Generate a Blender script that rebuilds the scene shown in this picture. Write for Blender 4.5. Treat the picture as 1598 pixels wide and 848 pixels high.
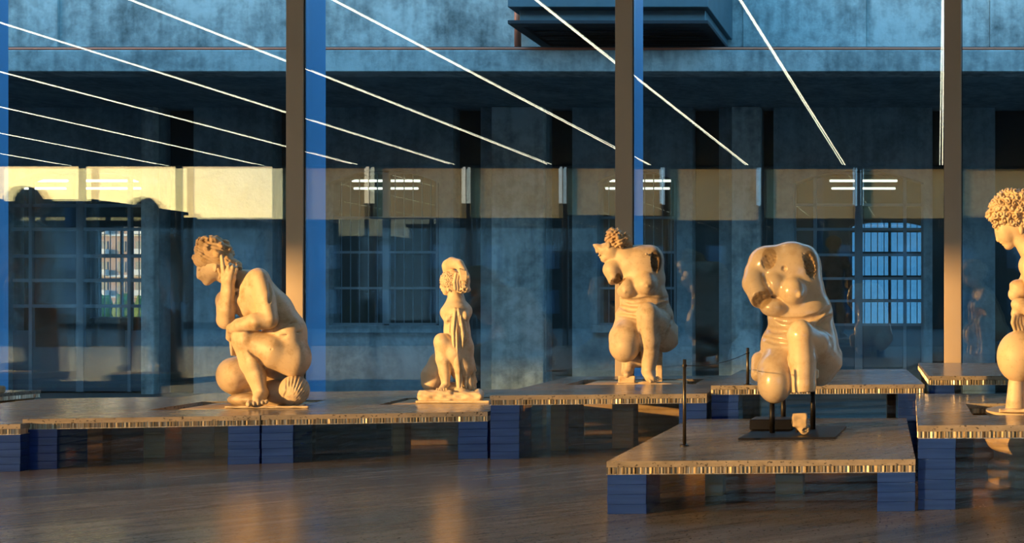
import bpy, bmesh, math, random
import numpy as np
from mathutils import Vector, Matrix
for _o in list(bpy.data.objects):
    bpy.data.objects.remove(_o)
S = bpy.context.scene
COL = S.collection
random.seed(7)
# ------------------------------------------------------------------ camera
F, CX, CY, HC = 1600.0, 1464.0, 497.0, 0.84      # focal length in pixels, principal point, eye height
W_, H_ = 1598.0, 848.0
cam = bpy.data.cameras.new('camera')
cam.sensor_fit = 'HORIZONTAL'
cam.sensor_width = 36.0
cam.lens = 36.0 * F / W_
cam.shift_x = -(CX - W_ / 2) / W_
cam.shift_y = (CY - H_ / 2) / W_
cam.clip_end = 500
camo = bpy.data.objects.new('camera', cam)
camo.location = (0, 0, HC)
camo.rotation_euler = (math.pi / 2, 0, 0)
COL.objects.link(camo)
S.camera = camo
# ------------------------------------------------------------------ light and exposure
SUN_AZ, SUN_EL = math.radians(53), math.radians(6.35)
TO_SUN = Vector((-math.sin(SUN_AZ) * math.cos(SUN_EL), -math.cos(SUN_AZ) * math.cos(SUN_EL), math.sin(SUN_EL)))
sun = bpy.data.lights.new('sun', 'SUN')
sun.energy = 9.2
sun.color = (1.0, 0.50, 0.145)
sun.angle = math.radians(0.7)
suno = bpy.data.objects.new('sun', sun)
suno.rotation_euler = (-TO_SUN).to_track_quat('-Z', 'Y').to_euler()
suno.location = TO_SUN * 60
COL.objects.link(suno)
S.view_settings.view_transform = 'Standard'
S.view_settings.look = 'None'
S.view_settings.gamma = 1.0
S.view_settings.exposure = 0.0
S.view_settings.use_curve_mapping = False
S.cycles.transparent_max_bounces = 40
S.cycles.max_bounces = 8
S.cycles.sample_clamp_indirect = 6.0
S.cycles.caustics_reflective = False
S.cycles.caustics_refractive = False


class NT:
    """small node-tree writer"""
    def __init__(self, tree):
        self.t = tree
        tree.nodes.clear()

    def n(self, typ, props=None, **ins):
        nd = self.t.nodes.new(typ)
        for k, v in (props or {}).items():
            setattr(nd, k, v)
        for k, v in ins.items():
            self.set(nd, k, v)
        return nd

    def set(self, nd, k, v):
        key = int(k[1:]) if k[0] == 'i' and k[1:].isdigit() else k.replace('_', ' ')
        sk = nd.inputs[key]
        if hasattr(v, 'is_output') or hasattr(v, 'links'):
            self.t.links.new(v, sk)
        elif hasattr(v, 'outputs'):
            self.t.links.new(v.outputs[0], sk)
        else:
            if isinstance(v, (tuple, list)) and len(v) == 3 and sk.type == 'RGBA':
                v = (*v, 1.0)
            sk.default_value = v

    def m(self, op, a, b=0.0, c=0.0, clamp=False):
        nd = self.t.nodes.new('ShaderNodeMath')
        nd.operation = op
        nd.use_clamp = clamp
        for i, v in enumerate((a, b, c)):
            self.set(nd, 'i%d' % i, v)
        return nd.outputs[0]

    def mix(self, f, a, b, blend='MIX'):
        nd = self.t.nodes.new('ShaderNodeMix')
        nd.data_type = 'RGBA'
        nd.blend_type = blend
        self.set(nd, 'i0', f)
        for i, v in ((6, a), (7, b)):
            self.set(nd, 'i%d' % i, v)
        return nd.outputs[2]

    def ramp(self, f, stops):
        nd = self.t.nodes.new('ShaderNodeValToRGB')
        while len(nd.color_ramp.elements) < len(stops):
            nd.color_ramp.elements.new(0.5)
        for e, (p, c) in zip(nd.color_ramp.elements, stops):
            e.position = p
            e.color = (*c, 1) if len(c) == 3 else c
        self.set(nd, 'i0', f)
        return nd.outputs[0]


# world: a clear sky at sunset, yellow round the sun, blue overhead
wd = bpy.data.worlds.new('sky')
S.world = wd
wd.use_nodes = True
w = NT(wd.node_tree)
tc = w.n('ShaderNodeTexCoord')
dv = w.n('ShaderNodeVectorMath', {'operation': 'NORMALIZE'}, i0=tc.outputs['Generated'])
sx = w.n('ShaderNodeSeparateXYZ', None, i0=dv)
up = w.m('MAXIMUM', sx.outputs[2], 0.0)
dt = w.n('ShaderNodeVectorMath', {'operation': 'DOT_PRODUCT'}, i0=dv, i1=tuple(TO_SUN))
dsun = w.m('MAXIMUM', dt.outputs['Value'], 0.0)
base = w.ramp(w.m('POWER', up, 0.55), [(0.0, (0.34, 0.56, 0.70)), (0.45, (0.16, 0.40, 0.60)), (1.0, (0.085, 0.28, 0.50))])
glow = w.m('MULTIPLY', w.m('POWER', dsun, 9.0), w.m('POWER', 2.718, w.m('MULTIPLY', up, -3.2)))
gcol = w.ramp(w.m('MULTIPLY', up, 3.0, clamp=True), [(0.0, (1.0, 0.62, 0.20)), (0.5, (1.0, 0.70, 0.30)), (1.0, (0.9, 0.7, 0.4))])
b1 = w.n('ShaderNodeBackground', None, Color=base, Strength=5.6)
b2 = w.n('ShaderNodeBackground', None, Color=gcol, Strength=w.m('ADD', 5.0, w.m('MULTIPLY', glow, 10.0)))
ad = w.n('ShaderNodeMixShader', None, i0=w.m('MULTIPLY', glow, 1.9, clamp=True), i1=b1, i2=b2)
w.n('ShaderNodeOutputWorld', None, Surface=ad)

# ------------------------------------------------------------------ helpers


def px(u, v, Y):
    """the point at distance Y that the photograph shows at pixel (u, v)"""
    return Vector(((u - CX) * Y / F, Y, HC - (v - CY) * Y / F))


def PX(u, Y):
    return (u - CX) * Y / F


def PZ(v, Y):
    return HC - (v - CY) * Y / F


def tag(o, label=None, cat=None, group=None, kind=None):
    for k, v in (('label', label), ('category', cat), ('group', group), ('kind', kind)):
        if v:
            o[k] = v
    return o


def link(name, data, parent=None, loc=None, rotz=None):
    o = bpy.data.objects.new(name, data)
    COL.objects.link(o)
    if parent is not None:
        o.parent = parent
    if loc is not None:
        o.location = loc
    if rotz is not None:
        o.rotation_euler = (0, 0, rotz)
    return o


def empty(name, loc=(0, 0, 0), rotz=0.0):
    o = link(name, None, None, loc, rotz)
    o.empty_display_size = 0.1
    return o


class MB:
    """collects boxes, tubes and polygons into one mesh"""
    def __init__(self):
        self.v, self.f = [], []

    def add(self, vs, fs):
        b = len(self.v)
        self.v += [tuple(p) for p in vs]
        self.f += [tuple(b + i for i in f) for f in fs]
        return self

    def box(self, x0, x1, y0, y1, z0, z1, bev=0.0):
        if bev > 0:
            b = min(bev, (x1 - x0) / 2.01, (y1 - y0) / 2.01, (z1 - z0) / 2.01)
            bm = bmesh.new()
            bmesh.ops.create_cube(bm, size=1.0)
            for q in bm.verts:
                q.co = Vector((x0 + (q.co.x + .5) * (x1 - x0), y0 + (q.co.y + .5) * (y1 - y0), z0 + (q.co.z + .5) * (z1 - z0)))
            bmesh.ops.bevel(bm, geom=bm.edges[:], offset=b, segments=1, affect='EDGES')
            bm.verts.index_update()
            self.add([q.co[:] for q in bm.verts], [[q.index for q in f.verts] for f in bm.faces])
            bm.free()
            return self
        vs = [(x, y, z) for z in (z0, z1) for y in (y0, y1) for x in (x0, x1)]
        return self.add(vs, [(0, 2, 3, 1), (4, 5, 7, 6), (0, 1, 5, 4), (2, 6, 7, 3), (0, 4, 6, 2), (1, 3, 7, 5)])

    def tube(self, pts, r, n=10, r1=None):
        pts = [Vector(p) for p in pts]
        rings = []
        for i, p in enumerate(pts):
            t = (pts[min(i + 1, len(pts) - 1)] - pts[max(i - 1, 0)]).normalized()
            a = t.cross(Vector((0, 0, 1)))
            if a.length < 1e-3:
                a = t.cross(Vector((0, 1, 0)))
            a.normalize()
            b = t.cross(a)
            rr = r if r1 is None else r + (r1 - r) * i / (len(pts) - 1)
            rings.append([p + (a * math.cos(q * 2 * math.pi / n) + b * math.sin(q * 2 * math.pi / n)) * rr for q in range(n)])
        vs = [q for rg in rings for q in rg]
        fs = [(i * n + j, i * n + (j + 1) % n, (i + 1) * n + (j + 1) % n, (i + 1) * n + j) for i in range(len(pts) - 1) for j in range(n)]
        fs += [tuple(range(n))[::-1], tuple((len(pts) - 1) * n + j for j in range(n))]
        return self.add(vs, fs)

    def prism(self, poly, y0, y1):
        """poly in the x-z plane, pushed from y0 to y1"""
        n = len(poly)
        vs = [(x, y0, z) for x, z in poly] + [(x, y1, z) for x, z in poly]
        return self.add(vs, [tuple(range(n)), tuple(range(2 * n - 1, n - 1, -1))] + [(i, n + i, n + (i + 1) % n, (i + 1) % n) for i in range(n)])

    def lathe(self, prof, c=(0, 0), n=28):
        vs, fs = [], []
        for r, z in prof:
            for j in range(n):
                a = j * 2 * math.pi / n
                vs.append((c[0] + r * math.cos(a), c[1] + r * math.sin(a), z))
        for i in range(len(prof) - 1):
            for j in range(n):
                fs.append((i * n + j, i * n + (j + 1) % n, (i + 1) * n + (j + 1) % n, (i + 1) * n + j))
        fs += [tuple(range(n))[::-1], tuple((len(prof) - 1) * n + j for j in range(n))]
        return self.add(vs, fs)

    def mesh(self, name, mat, smooth=False):
        me = bpy.data.meshes.new(name)
        me.from_pydata(self.v, [], self.f)
        bm = bmesh.new()
        bm.from_mesh(me)
        bmesh.ops.recalc_face_normals(bm, faces=bm.faces)
        bm.to_mesh(me)
        bm.free()
        me.materials.append(mat)
        if smooth:
            me.polygons.foreach_set('use_smooth', [True] * len(me.polygons))
        me.update()
        return me

    def obj(self, name, mat, parent=None, loc=None, rotz=None, smooth=False):
        return link(name, self.mesh(name, mat, smooth), parent, loc, rotz)


# ------------------------------------------------------------------ materials
M = {}


def material(name):
    m = bpy.data.materials.new(name)
    m.use_nodes = True
    M[name] = m
    return NT(m.node_tree)


def out(t, sh):
    t.n('ShaderNodeOutputMaterial', None, Surface=sh)


def coords(t, scale=(1, 1, 1), world=True):
    if world:
        g = t.n('ShaderNodeNewGeometry').outputs['Position']
    else:
        g = t.n('ShaderNodeTexCoord').outputs['Object']
    return t.n('ShaderNodeMapping', None, Vector=g, Scale=scale).outputs[0]


def plain(name, col, rough=0.6, metal=0.0, spec=0.5, noise=0.0, nscale=6.0):
    t = material(name)
    c = col
    if noise > 0:
        nz = t.n('ShaderNodeTexNoise', None, Vector=coords(t), Scale=nscale, Detail=6.0)
        c = t.mix(nz.outputs['Fac'], tuple(q * (1 - noise) for q in col), tuple(min(1, q * (1 + noise)) for q in col))
    out(t, t.n('ShaderNodeBsdfPrincipled', None, Base_Color=c, Roughness=rough, Metallic=metal, Specular_IOR_Level=spec))


def travertine(name, col, vary, rough, pores=True, ang=0.0):
    t = material(name)
    g = t.n('ShaderNodeNewGeometry').outputs['Position']
    g0, g = g, t.n('ShaderNodeMapping', None, Vector=g, Rotation=(0, 0, ang)).outputs[0]
    mp = t.n('ShaderNodeMapping', None, Vector=g, Scale=(0.8, 6.0, 6.0)).outputs[0]
    n1 = t.n('ShaderNodeTexNoise', None, Vector=mp, Scale=1.3, Detail=8.0, Roughness=0.62, Distortion=0.7)
    mp2 = t.n('ShaderNodeMapping', None, Vector=g, Scale=(2.2, 26.0, 26.0)).outputs[0]
    n2 = t.n('ShaderNodeTexNoise', None, Vector=mp2, Scale=1.6, Detail=5.0, Roughness=0.6)
    f = t.m('ADD', t.m('MULTIPLY', n1.outputs['Fac'], 0.65), t.m('MULTIPLY', n2.outputs['Fac'], 0.35))
    lo = tuple(q * (1 - vary) for q in col)
    hi = tuple(min(1, q * (1 + vary)) for q in col)
    c = t.ramp(f, [(0.36, lo), (0.5, col), (0.64, hi)])
    if pores:
        mp3 = t.n('ShaderNodeMapping', None, Vector=g0, Scale=(60, 60, 85)).outputs[0]
        n3 = t.n('ShaderNodeTexNoise', None, Vector=mp3, Scale=1.0, Detail=2.0)
        pf = t.ramp(n3.outputs['Fac'], [(0.615, (0, 0, 0)), (0.66, (1, 1, 1))])
        c = t.mix(pf, c, tuple(q * 0.22 for q in col))
    rr = t.m('ADD', rough, t.m('MULTIPLY', n2.outputs['Fac'], 0.16))
    bp = t.n('ShaderNodeBump', None, Strength=0.06, Distance=0.01, Height=f)
    out(t, t.n('ShaderNodeBsdfPrincipled', None, Base_Color=c, Roughness=rr, Specular_IOR_Level=0.42, Normal=bp))


travertine('floor_stone', (0.19, 0.172, 0.158), 0.36, 0.14, pores=True, ang=math.radians(-38))
travertine('slab_stone', (0.30, 0.262, 0.218), 0.30, 0.13, pores=True, ang=math.radians(-30))


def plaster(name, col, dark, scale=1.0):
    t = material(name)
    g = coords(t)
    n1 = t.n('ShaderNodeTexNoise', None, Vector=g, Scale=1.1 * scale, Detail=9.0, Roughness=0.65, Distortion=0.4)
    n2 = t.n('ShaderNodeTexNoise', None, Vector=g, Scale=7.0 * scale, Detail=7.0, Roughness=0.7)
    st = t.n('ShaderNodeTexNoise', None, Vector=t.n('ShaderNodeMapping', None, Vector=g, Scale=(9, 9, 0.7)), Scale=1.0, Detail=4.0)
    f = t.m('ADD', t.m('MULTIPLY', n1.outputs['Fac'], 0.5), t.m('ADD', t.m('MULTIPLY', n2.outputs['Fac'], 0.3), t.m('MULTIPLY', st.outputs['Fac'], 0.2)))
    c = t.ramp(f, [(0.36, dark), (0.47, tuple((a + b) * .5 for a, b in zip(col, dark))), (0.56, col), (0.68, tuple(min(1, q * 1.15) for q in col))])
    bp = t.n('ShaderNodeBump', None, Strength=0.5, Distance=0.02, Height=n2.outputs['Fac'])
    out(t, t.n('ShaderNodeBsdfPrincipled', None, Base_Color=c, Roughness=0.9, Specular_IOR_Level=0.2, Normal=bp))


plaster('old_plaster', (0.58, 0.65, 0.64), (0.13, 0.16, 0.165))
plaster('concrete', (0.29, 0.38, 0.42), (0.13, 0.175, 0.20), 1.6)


def marble(name, col, stain, rough, bump=0.15, patchcol=(0.2, 0.13, 0.07), coat=0.0):
    t = material(name)
    g = coords(t, world=False)
    n1 = t.n('ShaderNodeTexNoise', None, Vector=g, Scale=7.0, Detail=8.0, Roughness=0.65)
    n2 = t.n('ShaderNodeTexNoise', None, Vector=g, Scale=45.0, Detail=5.0, Roughness=0.7)
    c = t.ramp(n1.outputs['Fac'], [(0.34, stain), (0.50, col), (0.75, tuple(min(1, q * 1.08) for q in col))])
    c = t.mix(t.m('MULTIPLY', t.ramp(n2.outputs['Fac'], [(0.56, (0, 0, 0)), (0.70, (1, 1, 1))]), 0.45), c, stain)
    at = t.n('ShaderNodeAttribute', {'attribute_name': 'patch'})
    pc = t.mix(n2.outputs['Fac'], tuple(q * 0.6 for q in patchcol), tuple(min(1, q * 1.5) for q in patchcol))
    c = t.mix(at.outputs['Fac'], c, pc)
    bp = t.n('ShaderNodeBump', None, Strength=bump, Distance=0.004, Height=n2.outputs['Fac'])
    rg = t.m('ADD', rough, t.m('MULTIPLY', at.outputs['Fac'], 0.4))
    out(t, t.n('ShaderNodeBsdfPrincipled', None, Base_Color=c, Roughness=rg, Specular_IOR_Level=0.45, Normal=bp, Coat_Weight=coat, Coat_Roughness=0.12))


marble('marble_warm', (0.66, 0.52, 0.36), (0.44, 0.30, 0.17), 0.52)
marble('marble_pale', (0.72, 0.58, 0.42), (0.52, 0.37, 0.23), 0.55)
marble('marble_grey', (0.56, 0.45, 0.33), (0.34, 0.25, 0.16), 0.5, patchcol=(0.15, 0.10, 0.06))
marble('marble_polished', (0.72, 0.58, 0.40), (0.58, 0.42, 0.26), 0.24, 0.05, patchcol=(0.40, 0.27, 0.14), coat=0.3)
marble('marble_hair', (0.58, 0.42, 0.26), (0.36, 0.23, 0.11), 0.7)
marble('marble_rough', (0.52, 0.40, 0.26), (0.34, 0.24, 0.14), 0.8, 0.5)

t = material('honeycomb_metal')
nz = t.n('ShaderNodeTexNoise', None, Vector=coords(t, (90, 90, 4)), Scale=1.0, Detail=2.0)
c = t.ramp(nz.outputs['Fac'], [(0.3, (0.30, 0.24, 0.17)), (0.7, (0.85, 0.78, 0.66))])
out(t, t.n('ShaderNodeBsdfPrincipled', None, Base_Color=c, Roughness=0.33, Metallic=0.75))
plain('honeycomb_core', (0.03, 0.025, 0.02), 0.7)


def clear(name, tint, r0, gloss_rough=0.0, gtint=(1, 1, 1), graze=1.0):
    t = material(name)
    lw = t.n('ShaderNodeLayerWeight', None, Blend=0.5)
    f5 = t.m('POWER', lw.outputs['Facing'], 5.0)
    fr = t.m('ADD', r0, t.m('MULTIPLY', f5, (1.0 - r0) * graze))
    tr = t.n('ShaderNodeBsdfTransparent', None, Color=tint)
    gl = t.n('ShaderNodeBsdfGlossy', None, Color=gtint, Roughness=gloss_rough)
    out(t, t.n('ShaderNodeMixShader', None, i0=fr, i1=tr, i2=gl))


clear('wall_glass', (0.94, 0.972, 0.985), 0.05)
clear('pane_glass', (0.90, 0.93, 0.94), 0.018)
clear('dimming_pane', (0.25, 0.36, 0.43), 0.03)  # dark tint added to dim the over-bright sky behind the back window
clear('clear_acrylic', (0.95, 0.94, 0.92), 0.028, graze=0.14)
# clear acrylic piers: inner blue reflection painted as body colour, partly see-through, polished skin
t = material('blue_reflection_acrylic')
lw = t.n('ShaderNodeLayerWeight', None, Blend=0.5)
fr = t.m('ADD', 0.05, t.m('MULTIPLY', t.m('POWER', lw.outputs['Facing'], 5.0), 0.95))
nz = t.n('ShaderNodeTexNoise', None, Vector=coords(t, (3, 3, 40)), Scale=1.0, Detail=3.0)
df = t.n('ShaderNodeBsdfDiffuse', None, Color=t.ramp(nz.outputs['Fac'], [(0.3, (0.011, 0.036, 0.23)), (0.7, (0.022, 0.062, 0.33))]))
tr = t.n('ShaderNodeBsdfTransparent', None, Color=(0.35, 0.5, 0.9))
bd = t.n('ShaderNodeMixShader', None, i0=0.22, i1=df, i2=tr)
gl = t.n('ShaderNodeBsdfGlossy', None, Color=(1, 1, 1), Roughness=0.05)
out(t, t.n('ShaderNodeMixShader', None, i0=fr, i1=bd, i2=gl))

plain('mullion_paint', (0.58, 0.47, 0.37), 0.5, noise=0.06, nscale=3)
plain('fin_metal', (0.14, 0.40, 0.74), 0.4, 0.2, noise=0.05)
plain('gasket', (0.012, 0.012, 0.014), 0.6)
plain('ceiling_paint', (0.035, 0.040, 0.045), 0.9)
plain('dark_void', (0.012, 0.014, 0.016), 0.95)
plain('asphalt', (0.07, 0.07, 0.07), 0.95, noise=0.3, nscale=2)
plain('window_steel', (0.20, 0.25, 0.29), 0.6, 0.0, noise=0.15)
plain('door_paint', (0.07, 0.11, 0.14), 0.6, 0.0, noise=0.2)
plain('rust_board', (0.03, 0.018, 0.012), 0.8, noise=0.3)
plain('hood_steel', (0.12, 0.20, 0.24), 0.5, 0.5, noise=0.2)
plain('hood_dark', (0.03, 0.04, 0.05), 0.6, 0.3)
plain('copper', (0.72, 0.22, 0.12), 0.45, 0.4, noise=0.2)
plain('black_steel', (0.022, 0.019, 0.017), 0.42, 0.6, noise=0.2)
plain('post_metal', (0.10, 0.085, 0.065), 0.35, 0.8)
plain('cord_black', (0.02, 0.02, 0.02), 0.7)
plain('blocking_board', (0.42, 0.24, 0.10), 0.7, noise=0.4, nscale=5)
plain('support_wood', (0.50, 0.31, 0.14), 0.7, noise=0.3, nscale=9)
plain('far_brick', (0.30, 0.22, 0.19), 0.9, noise=0.2)
plain('far_window', (0.05, 0.09, 0.14), 0.2)
plain('far_pale', (0.50, 0.50, 0.48), 0.9)
plain('leaf', (0.06, 0.12, 0.03), 0.8, noise=0.5, nscale=20)
plain('far_building', (0.036, 0.030, 0.025), 0.9, noise=0.3, nscale=0.3)
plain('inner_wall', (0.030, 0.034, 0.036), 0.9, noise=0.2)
t = material('blind_fabric')
wv = t.n('ShaderNodeTexWave', {'bands_direction': 'X'}, Vector=coords(t), Scale=18.0, Distortion=0.6)
c = t.mix(wv.outputs['Fac'], (0.64, 0.60, 0.46), (0.76, 0.71, 0.56))
d1 = t.n('ShaderNodeBsdfDiffuse', None, Color=c)
d2 = t.n('ShaderNodeBsdfTranslucent', None, Color=c)
out(t, t.n('ShaderNodeMixShader', None, i0=0.88, i1=d1, i2=d2))


def emit(name, col, s):
    t = material(name)
    out(t, t.n('ShaderNodeEmission', None, Color=col, Strength=s))


emit('led', (1.0, 0.88, 0.60), 15.0)
emit('fluorescent', (1.0, 0.90, 0.70), 3.2)

ORD = ('first second third fourth fifth sixth seventh eighth ninth tenth eleventh twelfth thirteenth fourteenth fifteenth sixteenth seventeenth '
       'eighteenth nineteenth twentieth').split()

# ------------------------------------------------------------------ the glazed hall
GY, OY = 8.55, -12.1            # the two glass walls
HCEIL = 5.13
MODW = 2.735
XL, XR = 0.122 - MODW * 16, 0.122 + MODW * 4


def struct(o, label, cat):
    return tag(o, label, cat, kind='structure')


struct(MB().box(XL, XR, OY, 8.66, -0.3, 0.0).obj('floor', M['floor_stone']), 'polished brown travertine floor of the glazed hall', 'floor')
struct(MB().box(XL, XR, OY - 0.2, 8.75, HCEIL, HCEIL + 1.35).obj('ceiling', M['ceiling_paint']), 'dark flat ceiling that carries the linear lights', 'ceiling')  # roof depth raised to keep direct sun off the wall across the alley
struct(MB().box(XL - 0.2, XL, OY, 8.66, -0.3, HCEIL + 0.2).obj('wall_left', M['inner_wall']), 'far end wall on the left of the hall', 'wall')
struct(MB().box(XR, XR + 0.2, OY, 8.66, -0.3, HCEIL + 0.2).obj('wall_right', M['inner_wall']), 'end wall on the right of the hall', 'wall')

mul_me = MB().box(-0.072, 0.072, -0.032, -0.001, 0, HCEIL, 0.004).mesh('mullion', M['mullion_paint'])
gas_me = MB().box(0.0735, 0.080, -0.022, -0.006, 0, HCEIL).mesh('gasket', M['gasket'])
fin_me = MB().box(-0.07, 0.07, 0.0, 0.29, -0.05, HCEIL, 0.004).mesh('fin', M['fin_metal'])
pane_me = MB().box(0.081, MODW - 0.075, -0.006, 0.006, 0.0, HCEIL).mesh('pane', M['wall_glass'])
tilt = random.Random(3)
nwin = 0
for k in range(-16, 4):
    nwin += 1
    e = empty('window_%d' % nwin, (0.122 + MODW * k, GY, 0))
    link('mullion', mul_me, e)
    link('gasket', gas_me, e)
    link('fin', fin_me, e)
    for dy in (-0.012, 0.030):
        p = link('pane', pane_me, e, (0, dy, 0))
        p.rotation_euler = (math.radians(tilt.uniform(-0.09, 0.09)), 0, math.radians(tilt.uniform(-0.15, 0.15)))
    names = {-3: 'glass bay at the far left of the picture, before the arched door',
             -2: 'glass bay right of the left mullion, before the barred window',
             -1: 'glass bay right of the middle mullion, before the blue lit window',
             0: 'glass bay at the right edge behind the curly haired statue'}
    struct(e, names.get(k, 'glass bay of the hall, %s counted leftwards from the right end' % ORD[3 - k]), 'window')
omul_me = MB().box(-0.08, 0.08, -0.045, 0.045, 0, HCEIL, 0.004).mesh('mullion', M['window_steel'])
opane_me = MB().box(0.093, MODW - 0.093, -0.006, 0.006, 0.0, HCEIL).mesh('pane', M['wall_glass'])
blind_w = MODW - 0.24
blind_me = {h: MB().box(0.12, 0.12 + blind_w, -0.002, 0.002, HCEIL - h, HCEIL - 0.09).mesh('fabric', M['blind_fabric']) for h in (1.42, 1.50, 1.55)}
roll_me = MB().tube([(0.1, 0, HCEIL - 0.06), (MODW - 0.1, 0, HCEIL - 0.06)], 0.045).mesh('roller', M['window_steel'])
bar_me = {h: MB().box(0.12, 0.12 + blind_w, -0.008, 0.008, HCEIL - h - 0.02, HCEIL - h).mesh('bottom_bar', M['window_steel']) for h in (1.42, 1.50, 1.55)}
nb = 0
for k in range(-16, 4):
    nwin += 1
    x = 0.45 + MODW * k
    e = empty('window_%d' % nwin, (x, OY, 0))
    link('mullion', omul_me, e)
    link('pane', opane_me, e)
    struct(e, 'bay of the sunlit glass wall behind the viewer, %s counted from the right end' % ORD[3 - k], 'window')
    if k >= -7:
        nb += 1
        h = (1.42, 1.50, 1.50, 1.55)[(k * 7) % 4]
        b = empty('roller_blind', (x, OY + 0.2, 0))
        link('fabric', blind_me[h], b)
        link('roller', roll_me, b)
        link('bottom_bar', bar_me[h], b)
        tag(b, 'beige half lowered roller blind mirrored in the glass, %s from the left' % ORD[nb - 1], 'blind', 'roller blinds on the sunlit glass wall')

# linear lights on the ceiling, at right angles to the glass
led_me = MB().box(-0.0115, 0.0115, OY + 0.5, GY - 0.25, HCEIL - 0.030, HCEIL - 0.022).mesh('diffuser', M['led'])
hous_me = MB().box(-0.03, 0.03, OY + 0.48, GY - 0.23, HCEIL - 0.022, HCEIL - 0.001).mesh('housing', M['black_steel'])
for k in range(12):
    e = empty('ceiling_light', (0.06 - MODW * k * 0.995, 0, 0))
    link('diffuser', led_me, e)
    link('housing', hous_me, e)
    tag(e, 'long thin line of white light mirrored in the glass, %s from the right' % ORD[k], 'ceiling light', 'linear lights on the ceiling')

# ------------------------------------------------------------------ outside: ground, old workshop across the alley
struct(MB().box(-140, 60, 8.67, 230, -0.6, -0.30).obj('ground_alley', M['asphalt']), 'grey paving of the alley behind the glass', 'ground')
struct(MB().box(-140, 60, -140, OY - 0.15, -0.35, -0.05).obj('ground_street', M['asphalt']), 'street outside the sunlit glass wall', 'ground')
YF, YB = 15.5, 21.0
fx = lambda u: PX(u, YF)
fz = lambda v: PZ(v, YF)
ZS = PZ(112, 13.0)                       # underside of the concrete beam
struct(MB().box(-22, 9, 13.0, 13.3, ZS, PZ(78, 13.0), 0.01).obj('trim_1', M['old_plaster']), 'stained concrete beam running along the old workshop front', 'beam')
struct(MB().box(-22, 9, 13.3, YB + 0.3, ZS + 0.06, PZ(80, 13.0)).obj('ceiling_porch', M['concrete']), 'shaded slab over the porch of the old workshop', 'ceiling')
struct(MB().box(-22, 9, 13.06, 14.12, PZ(78, 13.0), PZ(71, 13.0)).obj('trim_2', M['hood_dark']), 'dark flashing strip on top of the beam', 'flashing')
g = MB().tube([(-22, 13.03, PZ(75.5, 13.0)), (9, 13.03, PZ(75.5, 13.0))], 0.019)
struct(g.obj('trim_3', M['copper'], smooth=True), 'thin copper pipe along the top of the concrete beam', 'pipe')
# plaster wall above, in panels with shallow pilaster steps between
steps = [-420, 90, 388, 452, 700, 1000, 1160, 1352, 1545, 1900]
wu = empty('wall_upper', (0, 0, 0))
for i in range(len(steps) - 1):
    off = 0.0 if i % 2 == 0 else 0.035
    MB().box(PX(steps[i], 14.1), PX(steps[i + 1], 14.1) - 0.004, 14.1 + off, 14.5, PZ(73, 13.0), 7.0).obj('plaster_panel', M['old_plaster'], wu)
struct(wu, 'weathered grey plaster wall above the concrete beam', 'wall')


def arch_pts(x0, x1, zs, zt, n=14):
    """segmental arch from (x0, zs) over the crown zt to (x1, zs)"""
    w, h = (x1 - x0) / 2, zt - zs
    R = (w * w + h * h) / (2 * h)
    cx, cz = (x0 + x1) / 2, zt - R
    a0 = math.asin(w / R)
    return [(cx + R * math.sin(-a0 + 2 * a0 * i / n), cz + R * math.cos(-a0 + 2 * a0 * i / n)) for i in range(n + 1)]


def facade(u0, u1, y=YF, op=None, label='', name='wall_facade'):
    m = MB()
    x0, x1 = fx(u0), fx(u1)
    zt = ZS + 0.06
    if op is None:
        m.box(x0, x1, y, YF + 0.3, -0.32, zt)
    else:
        a0, a1, vt, vs, vb = op
        ax0, ax1, at, asp, ab = fx(a0), fx(a1), fz(vt), fz(vs), fz(vb)
        m.box(x0, ax0, y, YF + 0.3, -0.32, zt)
        m.box(ax1, x1, y, YF + 0.3, -0.32, zt)
        arc = arch_pts(ax0, ax1, asp, at)
        for i in range(len(arc) - 1):
            (xa, za), (xb, zb) = arc[i], arc[i + 1]
            m.prism([(xa, za), (xb, zb), (xb, zt), (xa, zt)], y, YF + 0.3)
        if ab > -.28:
            m.box(ax0, ax1, y, YF + 0.3, -0.32, ab)
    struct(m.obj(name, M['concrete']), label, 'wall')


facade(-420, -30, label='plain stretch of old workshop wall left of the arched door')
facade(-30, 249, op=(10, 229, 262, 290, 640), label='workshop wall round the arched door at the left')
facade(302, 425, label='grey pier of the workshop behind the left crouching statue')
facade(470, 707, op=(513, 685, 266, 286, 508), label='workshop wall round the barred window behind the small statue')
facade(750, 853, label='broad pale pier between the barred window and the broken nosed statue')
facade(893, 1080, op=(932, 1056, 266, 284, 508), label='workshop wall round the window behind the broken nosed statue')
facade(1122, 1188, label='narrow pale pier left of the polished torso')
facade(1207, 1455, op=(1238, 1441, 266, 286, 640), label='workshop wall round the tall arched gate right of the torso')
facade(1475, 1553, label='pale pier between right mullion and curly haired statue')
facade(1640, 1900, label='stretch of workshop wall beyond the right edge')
for i, (a, b_) in enumerate([(772, 853), (229, 249), (1144, 1188)]):
    struct(MB().box(fx(a), fx(b_), YF - 0.12, YF - 0.002, -0.32, ZS + 0.05, 0.01).obj('trim_%d' % (4 + i), M['old_plaster']),
           ['pilaster on the broad pier behind the small statue', 'slim pale post at the right jamb of the arched door', 'pilaster on the narrow pier left of the torso'][i], 'pilaster')
struct(MB().box(fx(505), fx(693), YF - 0.07, YF - 0.002, fz(520), fz(508), 0.006).obj('trim_7', M['concrete']), 'stone sill below the barred window', 'sill')
struct(MB().box(fx(926), fx(1062), YF - 0.07, YF - 0.002, fz(520), fz(508), 0.006).obj('trim_8', M['concrete']), 'stone sill below the window behind the broken nosed statue', 'sill')
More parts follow.
